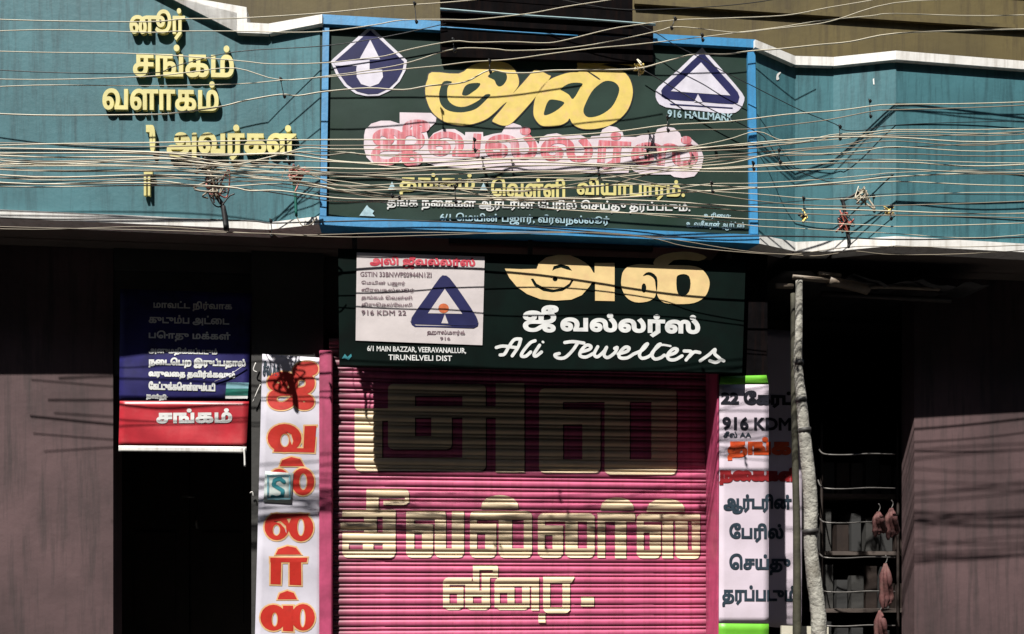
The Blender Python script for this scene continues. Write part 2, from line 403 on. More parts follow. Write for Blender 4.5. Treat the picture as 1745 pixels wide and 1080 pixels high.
# slab edge follows the parapet
bm = bmesh.new(); top = []; bot = []
for (x, y) in PLAN: bot.append(bm.verts.new((x, y + .02, SOF))); top.append(bm.verts.new((x, y + .02, SOF + .1)))
bk0 = [bm.verts.new((x, PLAN[3][1] + .36, SOF)) for x, y in PLAN]; bk1 = [bm.verts.new((x, PLAN[3][1] + .36, SOF + .1)) for x, y in PLAN]
for i in range(len(PLAN) - 1):
    bm.faces.new((bot[i], bot[i + 1], bk0[i + 1], bk0[i])); bm.faces.new((top[i], top[i + 1], bk1[i + 1], bk1[i])); bm.faces.new((bot[i], bot[i + 1], top[i + 1], top[i]))
from_bm('soffit', bm, M['soffit'], bld)
# horizontal mouldings on the olive wall
for py in (24, -40): 
    z = Z(1300, py, UW); box('wall_moulding', wx1 + .02, XR, UW - .03, UW - .002, z, z + .03, M['olive'], bld)
    box('wall_moulding', XL, wx0 - .02, UW - .03, UW - .002, z, z + .03, M['olive'], bld)
win = box('window', wx0 + .001, wx1 - .001, UW + .12, UW + .16, Z(900, 52, UW), 7.2, M['darkwood'], bld, 'dark closed window with wooden louvres')
for i in range(9):
    z = Z(900, 50, UW) + .06 + i * .14
    o = mesh('louvre', [(wx0 + .06, UW + .1, z), (wx1 - .06, UW + .1, z), (wx1 - .06, UW + .02, z - .05), (wx0 + .06, UW + .02, z - .05),
                       (wx0 + .06, UW + .11, z + .02), (wx1 - .06, UW + .11, z + .02), (wx1 - .06, UW + .03, z - .03), (wx0 + .06, UW + .03, z - .03)],
             [(0, 1, 2, 3), (7, 6, 5, 4), (0, 4, 5, 1), (3, 2, 6, 7)], M['darkwood'], win)
# shop-front walls and piers
def pier(a, b, y0, y1, m, z1=SOF - .003, z0=.12, name='pier'): return box(name, a, b, y0, y1, z0, z1, m, bld)
pier(XL, X(190, YP), YP + .03, YP + .2, M['mauve'])
pier(X(1562, YP), XR, YP + .03, YP + .2, M['mauve'])
pier(X(430, YP), X(549, YW), YW + .06, 9, M['grey'])
pier(X(1226, YB2), X(1310, YB2) - .004, YB2 + .012, 9, M['blackwood'])
box('lintel', X(190, YP), X(430, YP) - .002, YP + .04, YP + .25, Z(340, 640, YP), SOF - .004, M['grey'], bld)
box('lintel', X(549, YW) + .002, X(1226, YB2) - .016, YW + .12, YW + .4, Z(900, 560, YW), SOF - .004, M['grey'], bld)
box('lintel_moulding', X(190, YP) + .01, X(430, YP) - .01, YP + .012, YP + .038, Z(340, 462, YP), Z(340, 398, YP), M['grey'], bld)
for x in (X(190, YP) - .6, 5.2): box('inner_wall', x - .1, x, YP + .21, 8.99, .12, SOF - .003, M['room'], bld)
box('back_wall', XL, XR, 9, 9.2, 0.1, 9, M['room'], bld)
box('side_wall', XL - .2, XL, 5.9, 9.2, 0.1, 9, M['olive'], bld); box('side_wall', XR, XR + .2, 5.9, 9.2, 0.1, 9, M['olive'], bld)
box('roof', XL, XR, UW, 9.2, 9, 9.2, M['soffit'], bld)
bx = X(765, 5.66); box('light_batten', X(765, 5.64), X(1112, 5.64), 5.63, 5.67, Z(900, 420, 5.64), Z(900, 409, 5.64), M['darkwood'], bld, 'thin brown batten under the parapet')

# ------------------------------------------------------------------ parapets
def bays(rows, names):                        # rows: list of (x, ytop, ybottom) -> quads
    pass
par = thing('parapet_wall', (PLAN[1][0], PLAN[1][1], SOF), 'teal painted parapet wall with white edging and raised yellow Tamil letters, left of the green sign', 'parapet')
solid('panel', [(-260, -160), (250, -28), (315, -2), (404, 20), (404, 52), (457, 56), (457, 388), (252, 379), (-260, 359)], LB, .1, M['teal'], par, -.001)
solid('panel', [(457, 56), (545, 38), (545, 380), (457, 388)], L1, .1, M['teal'], par, -.001)
def band(pts, pl, m, parent, th=.13, off=.03, name='edging', label=None): return solid(name, pts, pl, th, m, parent, off, label)
band([(-260, -176), (250, -44), (345, -1), (420, 12), (421, 38), (457, 40), (457, 57), (404, 55), (404, 22), (315, -1), (250, -24), (-260, -156)], LB, M['white'], par)
band([(457.3, 40), (549, 24), (549, 39), (457.3, 57)], L1, M['white'], par)
band([(-260, 345), (252, 368), (457, 379), (457, 391), (252, 382), (-260, 360)], LB, M['white'], par)
band([(457.3, 379), (543.5, 368), (543.5, 382), (457.3, 391)], L1, M['white'], par)
# raised letters
def raised(s, quad, bold=1.1):
    for V, T in text_shape(s, quad, bold, split=True):
        pl = L1 if sum(v[0] for v in V) / len(V) > 459 else LB
        place('letter', [(V, T)], lambda x, y: pl.at(x, y, .028), M['lemon'], par, depth=.022)
raised('னூர்', Q(222, 14, 314, 66, 1), 1.3)
raised('சங்கம்', Q(228, 76, 397, 128, 3), 1.5)
raised('வளாகம்', Q(176, 137, 371, 185, 3), 1.5)
raised('அவர்கள்', Q(286, 213, 503, 270, 2), 2.0)
raised('ு', Q(250, 214, 263, 258, 0), 1.4)
raised('ா', Q(246, 292, 259, 332, 0), 1.0)

par2 = thing('parapet_wall', (PLAN[4][0], PLAN[4][1], SOF), 'plain teal parapet wall with white edging stepping in and out, right of the green sign', 'parapet')
solid('panel', [(1286, 76), (1355, 103), (1355, 425), (1292, 412)], R1, .1, M['teal'], par2, -.001)
solid('panel', [(1355, 103), (1420, 105), (1420, 425), (1355, 425)], R2, .1, M['teal'], par2, -.001)
solid('panel', [(1420, 105), (1527, 94), (1527, 415), (1420, 425)], R3, .1, M['teal'], par2, -.001)
solid('panel', [(1527, 94), (1960, 128), (1960, 438), (1527, 415)], R4, .1, M['teal'], par2, -.001)
for top_, bot_, pl in (((1287, 67, 1355, 95), (1355, 110, 1287, 80), R1), ((1355.3, 95, 1420, 97), (1420, 112, 1355.3, 110), R2), ((1420.3, 97, 1527, 86), (1527, 101, 1420.3, 112), R3), ((1527.3, 86, 1960, 121), (1960, 134, 1527.3, 101), R4),
                       ((1295, 400, 1355, 412), (1355, 428, 1295, 415), R1), ((1355.3, 412, 1420, 410), (1420, 428, 1355.3, 428), R2), ((1420.3, 410, 1527, 402), (1527, 418, 1420.3, 428), R3), ((1527.3, 402, 1960, 428), (1960, 441, 1527.3, 418), R4)):
    band([(top_[0], top_[1]), (top_[2], top_[3]), (bot_[0], bot_[1]), (bot_[2], bot_[3])], pl, M['white'], par2)
shape('scrape', [sm(tr([(922, 515), (925, 480), (945, 465), (950, 470), (935, 490), (940, 510)], (1080, 0), 3.793))], (), R1, M['white'], par2, .002)
shape('scrape', [tr([(1545, 510), (1553, 505), (1556, 545), (1548, 545)], (1080, 0), 3.793)], (), R3, M['white'], par2, .002)

# ------------------------------------------------------------------ main green signboard
sg = thing('signboard', (PLAN[2][0] + 1.4, PLAN[2][1], SOF), 'large dark green painted signboard in a sky blue frame with gold Tamil lettering', 'signboard')
solid('board', [(546, 34), (1288, 74), (1293, 408), (545, 378)], CB, .1, M['green'], sg, .0)
band([(549, 24), (1287, 67), (1287, 81), (549, 40)], CB, M['blue'], sg, name='frame_rail')
band([(544, 368), (1294, 400), (1294, 415), (544, 383)], CB, M['blue'], sg, name='frame_rail')
band([(550, 41), (561, 42), (556, 368), (545, 367)], CB, M['blue'], sg, .12, .02, name='frame_rail')
band([(1274, 80), (1287, 81), (1292, 399), (1278, 398)], CB, M['blue'], sg, .12, .02, name='frame_rail')
Z3 = ((700, 0), 4.155)
A_out = [(150, 510), (340, 520), (430, 462), (520, 438), (600, 432), (690, 450), (740, 500), (765, 560), (760, 610), (722, 662), (790, 590), (868, 502), (900, 495), (975, 530), (985, 552), (880, 690), (770, 815), (700, 880), (650, 888), (600, 870), (578, 850), (625, 790), (600, 790), (520, 850), (400, 885), (300, 880), (220, 850), (150, 790), (110, 700), (103, 620), (120, 560)]
A_out = [(150, 510), (340, 520), (430, 462), (520, 438), (600, 432), (690, 450), (740, 500), (765, 560), (760, 610), (722, 662), (790, 590), (868, 502), (900, 495), (975, 530), (985, 552), (880, 690), (770, 815), (700, 880), (650, 888), (600, 870), (578, 850), (632, 785), (680, 722), (640, 752), (590, 800), (520, 850), (400, 885), (300, 880), (220, 850), (150, 790), (110, 700), (103, 620), (120, 560)]
A_h = [[(235, 575), (210, 620), (200, 680), (215, 740), (260, 780), (330, 795), (400, 790), (470, 765), (540, 700), (565, 670), (530, 668), (480, 710), (400, 750), (340, 755), (290, 735), (262, 700), (258, 650), (265, 610), (292, 578)],
       [(365, 672), (368, 645), (385, 610), (420, 590), (490, 588), (478, 620), (440, 650), (400, 675)],
       [(545, 540), (590, 505), (640, 503), (675, 520), (680, 560), (655, 600), (625, 612), (605, 595), (590, 565)]]
L_out = [(1060, 530), (1130, 512), (1190, 508), (1180, 470), (1320, 460), (1400, 468), (1480, 490), (1540, 540), (1568, 610), (1570, 680), (1540, 770), (1480, 840), (1400, 890), (1300, 912), (1210, 910), (1150, 880), (1124, 838), (1110, 858), (1060, 885), (980, 895), (920, 885), (880, 840), (868, 790), (880, 700), (920, 620), (980, 565)]
L_h = [[(1060, 632), (1100, 600), (1150, 585), (1215, 590), (1200, 620), (1150, 700), (1120, 670), (1080, 645)],
       [(945, 815), (950, 770), (970, 720), (1000, 703), (1085, 722), (1060, 760), (1000, 800)],
       [(1225, 800), (1230, 750), (1280, 650), (1330, 600), (1380, 572), (1440, 580), (1475, 620), (1465, 680), (1420, 760), (1340, 815), (1260, 830)],
       [(1245, 503), (1250, 498), (1335, 553), (1330, 562)]]
SW = [(1185, 478), (1185, 415), (1260, 395), (1400, 385), (1520, 405), (1600, 450), (1650, 480), (1610, 500), (1560, 470), (1480, 455), (1400, 450), (1320, 462), (1240, 470)]
zo = lambda pts: tr(pts, *Z3)
shape('letter', [sm(zo(A_out))], [sm(zo(h)) for h in A_h], CB, M['gold'], sg, .004)
shape('letter', [sm(zo(L_out)), sm(zo(SW))], [sm(zo(h)) for h in L_h], CB, M['gold'], sg, .004)
shape('letter_outline', [sm(zo(A_out))], [], CB, M['ink'], sg, .0025, grow=1.8)
shape('letter_outline', [sm(zo(L_out)), sm(zo(SW))], [], CB, M['ink'], sg, .0025, grow=1.8)
for h in A_h + L_h[:3]:
    shape('letter_counter', [sm(zo(h))], [], CB, M['green'], sg, .0035)
# washed-out white and red line
o1, o2 = (600, 180), (900, 180)
blob = tr([(100, 250), (110, 200), (160, 150), (240, 125), (320, 125), (398, 150), (398, 55), (660, 60), (705, 100), (700, 140), (620, 210), (640, 280), (680, 230), (760, 195), (860, 195), (920, 230), (945, 250), (947, 220), (1095, 220), (1097, 258), (1180, 235), (1250, 225), (1290, 165), (1350, 145), (1410, 165), (1455, 230), (1530, 280), (1560, 320)], o1, 4.909) + \
       tr([(100, 270), (160, 240), (240, 230), (300, 250), (360, 240), (440, 245), (510, 280), (530, 255), (600, 250), (620, 200), (680, 168), (740, 180), (790, 220), (800, 260), (900, 262), (950, 245), (1060, 240), (1080, 195), (1150, 175), (1220, 185), (1270, 230), (1280, 260), (1370, 280), (1440, 340), (1468, 430), (1450, 520), (1390, 590), (1300, 605), (1220, 595), (1190, 575), (950, 575), (880, 545), (850, 500), (840, 560), (560, 565), (0, 545)], o2, 4.909) + \
       tr([(1100, 532), (700, 505), (600, 470), (250, 490), (170, 480), (120, 430), (98, 350)], o1, 4.909)
shape('lettering_ground', [blob], [], CB, M['pinkwhite'], sg, .003, label='washed out white ground behind the red lettering')
write('ஜீவல்லர்ஸ்', [(640, 202), (1190, 234), (1184, 299), (634, 278)], CB, M['fadedred'], sg, .0045, 2.9, label='faded red Tamil lettering')
write('தங்கம்', Q(682, 295, 808, 330, 2), CB, M['lemon'], sg, .0045, 1.1)
write('வெள்ளி', Q(838, 302, 962, 334, 2), CB, M['lemon'], sg, .0045, 1.1)
write('வியாபாரம்.', Q(984, 303, 1166, 337, 4), CB, M['lemon'], sg, .0045, 1.1)
for x, y in ((668, 318), (824, 320)): shape('triangle_mark', [[(x - 7, y + 5), (x + 7, y + 5.4), (x, y - 9)]], [], CB, M['palepaint'], sg, .004)
write('தங்க நகைகள் ஆர்டரின் பேரில் செய்து தரப்படும்.', Q(660, 335, 1176, 356, 9), CB, M['whitepaint'], sg, .0045, .5)
write('6/1 மெயின் பஜார், வீரவநல்லூர்', Q(750, 362, 1038, 380, 6), CB, M['palepaint'], sg, .0045, .4)
write('உரிமை:', Q(1200, 362, 1245, 372, 1), CB, M['palepaint'], sg, .0045, .3)
write('உ.வசீகரன் ஆர்ட்ஸ்', Q(1170, 375, 1268, 390, 3), CB, M['palepaint'], sg, .0045, .3)
shape('mark', [tr([(60, 920), (110, 850), (125, 830), (140, 850), (185, 880), (170, 900), (190, 925)], o1, 4.909)], [], CB, M['palepaint'], sg, .004)
# emblem left
em = (240, 0), 3.356
ou = tr([(1312, 158), (1330, 165), (1522, 345), (1515, 400), (1480, 465), (1430, 515), (1360, 548), (1300, 552), (1230, 535), (1165, 490), (1115, 420), (1086, 352), (1100, 335), (1292, 165)], *em)
inn = tr([(1312, 172), (1505, 352), (1495, 405), (1465, 460), (1420, 503), (1355, 535), (1300, 538), (1238, 522), (1178, 480), (1130, 415), (1104, 355)], *em)
e = shape('emblem', [ou], [], CB, M['emblemwhite'], sg, .003, label='white edged navy emblem, pointed above and round below')
shape('emblem_ground', [inn], [], CB, M['navy'], e, .0042)
shape('emblem_mark', [tr([(1312, 226), (1368, 338), (1250, 338)], *em), tr([(1100, 352), (1308, 342), (1308, 376), (1112, 374)], *em), tr([(1240, 345), (1308, 342), (1308, 396), (1380, 398), (1385, 440), (1360, 478), (1310, 496), (1260, 480), (1235, 440), (1232, 395)], *em)], [], CB, M['emblemwhite'], e, .0054)
# emblem right
er = (1080, 0), 3.793
e = shape('emblem', [sm(tr([(430, 316), (290, 448), (160, 560), (142, 600), (150, 650), (205, 692), (400, 712), (610, 733), (680, 712), (714, 650), (700, 600), (590, 470), (455, 322)], *er), 2)], [], CB, M['emblemwhite'], sg, .003, label='white edged navy triangle emblem')
shape('emblem_ground', [sm(tr([(432, 345), (300, 470), (190, 565), (180, 600), (205, 638), (420, 655), (640, 672), (678, 645), (672, 595), (570, 480), (470, 365)], *er), 2)], [], CB, M['navy'], e, .0042)
shape('emblem_line', [tr([(230, 668), (640, 694), (640, 702), (240, 678)], *er)], [], CB, M['navy'], e, .0042)
shape('emblem_mark', [tr([(435, 402), (625, 616), (240, 588)], *er), tr([(390, 658), (415, 607), (445, 660)], *er)], [], CB, M['emblemwhite'], e, .0054)
write('916 HALLMARK', Q(1138, 187, 1249, 199, 7), CB, M['palepaint'], sg, .0045, .5)

# dark planks standing in for the shadow across the sign's top edge
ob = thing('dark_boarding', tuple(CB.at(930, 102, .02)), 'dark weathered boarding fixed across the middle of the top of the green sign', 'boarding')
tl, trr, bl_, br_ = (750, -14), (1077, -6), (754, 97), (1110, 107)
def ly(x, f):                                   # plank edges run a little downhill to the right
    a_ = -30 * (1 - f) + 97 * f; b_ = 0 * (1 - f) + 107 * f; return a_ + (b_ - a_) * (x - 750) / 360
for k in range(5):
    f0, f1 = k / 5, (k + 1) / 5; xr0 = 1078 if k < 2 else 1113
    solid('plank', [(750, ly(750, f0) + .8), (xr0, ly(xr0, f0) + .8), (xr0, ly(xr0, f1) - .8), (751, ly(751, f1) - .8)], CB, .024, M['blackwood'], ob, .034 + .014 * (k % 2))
tube('rail', [CB.at(750, 15, .07), CB.at(860, 24, .07), CB.at(1000, 33, .07), CB.at(1117, 42, .07)], .0062, M['railblue'], ob)
tube('strip', [CB.at(752, 46, .05), CB.at(870, 54, .05), CB.at(985, 61, .05)], .0045, M['blue'], ob)

# ------------------------------------------------------------------ lower signboard
sb = thing('signboard', (X(920, YS), YS, Z(920, 630, YS)), 'black green signboard above the pink shutter with English words below gold and white Tamil', 'signboard')
solid('board', [(577, 424), (1270, 446), (1264, 634), (579, 621)], PS, .045, M['dkgreen'], sb, 0, bev=.003)
for x in (600, 900, 1240): box('hanger', X(x, YS), X(x, YS) + .03, YS + .002, YS + .04, Z(x, 440, YS), SOF, M['darkwood'], sb)
zs = lambda pts: tr(pts, (830, 410), 3.966)
A2 = [(120, 188), (230, 192), (335, 190), (350, 150), (400, 112), (480, 95), (560, 98), (620, 122), (665, 148), (700, 182), (720, 216), (727, 216), (727, 150), (862, 150), (862, 408), (730, 405), (730, 278), (712, 278), (690, 312), (640, 368), (570, 398), (460, 405), (360, 395), (270, 360), (200, 310), (150, 250)]
shape('letter', [zs(A2)], [zs([(295, 258), (312, 255), (335, 290), (390, 320), (450, 330), (510, 320), (555, 290), (572, 262), (585, 268), (560, 310), (510, 340), (440, 350), (380, 340), (320, 305)]), zs(circ(460, 258, 17)), zs([(440, 203), (450, 172), (500, 158), (550, 172), (575, 203), (540, 195), (500, 182), (460, 192)])], PS, M['goldcream'], sb, .003)
shape('letter', [sm(zs([(910, 240), (925, 200), (965, 170), (1040, 158), (1140, 165), (1280, 165), (1400, 172), (1460, 200), (1500, 260), (1500, 320), (1470, 380), (1400, 420), (1300, 428), (1200, 420), (1158, 385), (1145, 352), (1130, 385), (1080, 412), (1000, 415), (940, 380), (908, 310)])), sm(zs([(1130, 168), (1135, 125), (1200, 90), (1320, 74), (1420, 84), (1485, 112), (1430, 137), (1350, 128), (1260, 132), (1215, 168)]), 2)],
      [sm(zs([(1052, 240), (1075, 216), (1110, 214), (1147, 245), (1152, 300), (1146, 345), (1138, 300), (1132, 262), (1105, 238), (1080, 233)]), 2), zs(circ(1060, 320, 16, 32)), sm(zs([(1280, 260), (1290, 234), (1330, 225), (1365, 240), (1376, 290), (1365, 345), (1335, 371), (1300, 368), (1282, 330)]), 2)], PS, M['goldcream'], sb, .003)
write('ஜீ', Q(893, 520, 950, 563, 2), PS, M['whitepaint'], sb, .003, 1.9)
write('வல்லர்ஸ்', Q(957, 534, 1191, 569, 5), PS, M['whitepaint'], sb, .003, 2.1)
st = []
def ST(pts, w=11):
    q = [(p.x, p.y) for p in smoothpts([(x, y, 0) for x, y in pts], 4)]; st.extend(stroke(zs(q), w / 3.966, 8))
for p in ([(62, 722), (110, 712), (205, 724)], [(88, 772), (118, 765), (150, 712), (185, 668), (228, 664)], [(228, 664), (212, 715), (170, 778)], [(325, 676), (292, 690), (245, 745), (232, 778), (262, 780), (295, 752)], [(355, 706), (318, 765), (330, 780), (368, 752)],
          [(525, 688), (580, 682), (655, 692)], [(612, 692), (575, 745), (525, 790), (478, 792), (458, 772), (488, 762)], [(632, 752), (690, 735), (702, 714), (672, 706), (636, 742), (628, 776), (668, 786), (722, 760)], [(748, 716), (724, 765), (745, 785), (788, 750), (808, 720), (790, 770), (815, 790), (862, 758), (880, 722), (862, 728)],
          [(885, 765), (945, 748), (960, 725), (932, 720), (895, 758), (898, 790), (945, 792), (988, 768)], [(985, 768), (1050, 738), (1085, 697), (1062, 712), (1030, 765), (1045, 794), (1085, 786), (1118, 764)]): ST(p)
for dx, dy in ((78, 3), ): ST([(985 + dx + 45, 768 + dy), (1050 + dx, 738 + dy), (1095 + dx, 697 + dy), (1072 + dx, 708 + dy), (1038 + dx, 765 + dy), (1055 + dx, 796 + dy), (1095 + dx, 788 + dy), (1120 + dx, 770 + dy)])
ST([(1150, 712), (1190, 704), (1240, 712)], 7)
for p in ([(1212, 778), (1270, 758), (1286, 735), (1258, 731), (1222, 768), (1228, 800), (1270, 804), (1318, 778)], [(1332, 745), (1382, 752), (1345, 806)], [(1365, 785), (1400, 752), (1438, 756)], [(1440, 812), (1500, 770), (1540, 735), (1538, 765), (1575, 800), (1548, 822), (1505, 812)], [(1575, 800), (1600, 812)]): ST(p)
st += stroke(zs([(376, 683), (380, 686)]), 8 / 3.966, 8)
place('script_lettering', [tri_shape([ccw(p) for p in st], (), (), 1e-3)], lambda x, y: PS.at(x, y, .003), M['whitepaint'], sb)
write('6/1 MAIN BAZZAR, VEERAVANALLUR,', Q(626, 589, 794, 599, 4), PS, M['whitepaint'], sb, .003, .25)
write('TIRUNELVELI DIST', Q(662, 604, 770, 613, 2), PS, M['whitepaint'], sb, .003, .25)
shape('mark', [tr([(105, 945), (130, 905), (150, 930), (180, 905), (185, 925), (160, 955), (130, 940)], (560, 410), 4.696)], [], PS, M['tealprint'], sb, .003)
# poster
po = thing('poster', (X(716, YS), YS - .006, Z(716, 585, YS)), 'white printed poster with a navy triangle stuck on the left of the black sign', 'poster')
bm = bmesh.new(); nx, ny = 16, 10; g = []
for j in range(ny + 1):
    for i in range(nx + 1):
        u, v = i / nx, j / ny; px = 608 * (1 - u) * (1 - v) + 826 * u * (1 - v) + 822 * u * v + 606 * (1 - u) * v; py = 430 * (1 - u) * (1 - v) + 437 * u * (1 - v) + 588 * u * v + 580 * (1 - u) * v
        g.append(bm.verts.new(PS.at(px, py, .006 + .0012 * math.sin(7 * u + 5 * v))))
for j in range(ny):
    for i in range(nx): k = j * (nx + 1) + i; bm.faces.new((g[k], g[k + 1], g[k + nx + 2], g[k + nx + 1]))
r = bmesh.ops.extrude_face_region(bm, geom=list(bm.faces), use_keep_orig=True)
for v in r['geom']:
    if isinstance(v, bmesh.types.BMVert): v.co.y += .0035
from_bm('sheet', bm, M['poster'], po, smooth=False)
write('அலி ஜீவல்லர்ஸ்', Q(631, 436, 809, 455, 3), PS, M['posterred'], po, .0085, .9)
write('GSTIN 33BNWPS0944N1ZI', Q(614, 463, 735, 471, 1), PS, M['postergrey'], po, .0085, .2)
for s, x1, y in (('மெயின் பஜார்', 690, 482), ('வீரவநல்லூர்', 706, 494), ('தங்கம் வெள்ளி', 702, 507), ('திருநெல்வேலி', 702, 519), ('916 KDM 22', 692, 532)):
    write(s, Q(616, y - 4, x1, y + 4, 1), PS, M['postergrey'], po, .0085, .2)
pe = lambda p: tr(p, (560, 410), 4.696)
e = shape('emblem', [sm(pe([(925, 278), (890, 295), (780, 450), (664, 615), (672, 655), (705, 668), (920, 674), (1160, 680), (1190, 650), (1180, 605), (1080, 450), (970, 300)]), 2)], [], PS, M['navy'], po, .0085, label='navy rounded triangle emblem')
shape('emblem_line', [pe([(652, 640), (665, 672), (690, 690), (1160, 697), (1192, 680), (1200, 650), (1196, 650), (1185, 672), (1160, 686), (700, 678), (668, 655)])], [], PS, M['navy'], e, .0083)
shape('emblem_mark', [pe([(930, 385), (1070, 585), (795, 580)]), pe([(902, 660), (930, 588), (958, 662)])], [], PS, M['poster'], e, .0097)
shape('emblem_dot', [pe(circ(920, 540, 42, 38))], [], PS, M['orange'], e, .011)
write('ஹால்மார்க்', Q(728, 562, 792, 571, 1), PS, M['postergrey'], po, .0085, .3)
write('916', Q(750, 574, 767, 579, 0), PS, M['postergrey'], po, .0085, .2)

# ------------------------------------------------------------------ roller shutter
sh = thing('roller_shutter', (X(895, YW), YW, .12), 'closed pink roller shutter with big gold Tamil letters painted across its slats', 'shutter')
PITCH = 18.3 / F * YW
PROF = [(0, 0), (.06, .011), (.2, .0165), (.4, .0175), (.58, .0125), (.68, .005), (.73, .009), (.83, .0125), (.93, .009), (1, 0)]
ZT = Z(600, 982.2, YW)                        # top of one slat, fixes the phase
def prof(z):
    t = ((ZT - z) / PITCH) % 1.0; return float(np.interp(t, [a for a, b in PROF], [b for a, b in PROF]))
nt0 = math.floor((Z(900, 575, YW) - ZT) / PITCH); base = root(sh)
xa, xb = X(560, YW), X(1226, YB2) - .014
nseg = 14; n = len(PROF); MES = []
for var in range(4):
    me = bpy.data.meshes.new('slat'); vs = []; fs = []; rv = random.Random(var)
    dent = [rv.gauss(0, .0006) - (.004 if rv.random() < .06 else 0) for _ in range(nseg + 1)]
    for i in range(nseg + 1):
        x = xa + (xb - xa) * i / nseg
        for t, d in PROF: vs.append((x - base.x, YW + .03 - d - dent[i] * 0 + abs(dent[i]) * (d / .0175) - base.y, -t * PITCH + rv.gauss(0, .0003)))
    for i in range(nseg):
        for j in range(n - 1): k = i * n + j; fs.append((k, k + 1, k + 1 + n, k + n))
    me.from_pydata(vs, [], fs); me.materials.append(M['pink']); me.shade_smooth(); MES.append(me)
k = nt0
while ZT + k * PITCH > .12 + PITCH:
    o = bpy.data.objects.new('slat', MES[random.randrange(4)]); COL.objects.link(o); o.parent = sh; o.location = (random.uniform(-.001, .001), random.uniform(0, .0012), ZT + k * PITCH - base.z)
    k -= 1
box('bottom_bar', xa, xb, YW - .01, YW + .03, .125, ZT + (k + 1) * PITCH + PITCH * 0, M['pinkrail'], sh)
gl = Z(560, 600, YW)
box('guide_rail', X(545.5, YW), X(567, YW), YW - .05, YW + .045, .121, gl, M['pinkrail'], sh, bev=.004)
box('guide_rail', X(1226, YB2) - .013, X(1226, YB2) - .001, YB2 + .004, YW + .045, .121, gl, M['pinkrail'], sh, bev=.004)
ZBR = sorted({ZT + (kk - t) * PITCH for kk in range(-20, nt0 + 1) for t, d in PROF})
def on_shutter(pos, name, m, off, neg=()):
    V, T = tri_shape([ccw(list(p)) for p in pos], neg, (), 1e-3)
    bm = bmesh.new(); used = sorted({i for t in T for i in t}); ix = {i: bm.verts.new(PW.at(*V[i])) for i in used}
    for t in T: bm.faces.new([ix[i] for i in t])
    z0 = min(v.co.z for v in bm.verts); z1 = max(v.co.z for v in bm.verts)
    for z in ZBR:
        if z0 < z < z1: bmesh.ops.bisect_plane(bm, geom=list(bm.verts) + list(bm.edges) + list(bm.faces), plane_co=(0, 0, z), plane_no=(0, 0, 1), dist=1e-5)
    for v in bm.verts: v.co.y = YW + .03 - prof(v.co.z + 1e-6) - off
    return from_bm(name, bm, m, sh, smooth=True)
def rc(x0, y0, x1, y1): return [(x0, y0), (x1, y0), (x1, y1), (x0, y1)]
def rr(x0, y0, x1, y1, c=(0, 0, 1, 1), r=9):  # rectangle with chosen corners rounded: TL TR BR BL
    out = []
    for (cx, cy, a0), f in zip(((x0, y0, 180), (x1, y0, 270), (x1, y1, 0), (x0, y1, 90)), c):
        if not f: out.append((cx, cy)); continue
        ox, oy = (cx + r if cx == x0 else cx - r), (cy + r if cy == y0 else cy - r)
        for k in range(4): a = math.radians(a0 + 30 * k); out.append((ox + r * math.cos(a), oy + r * math.sin(a)))
    return out
def dome(x0, y0, x1, y1): return [((x0 + x1) / 2 + (x1 - x0) / 2 * math.cos(math.pi * k / 12), y1 - (y1 - y0) * math.sin(math.pi * k / 12) ** .75) for k in range(13)]
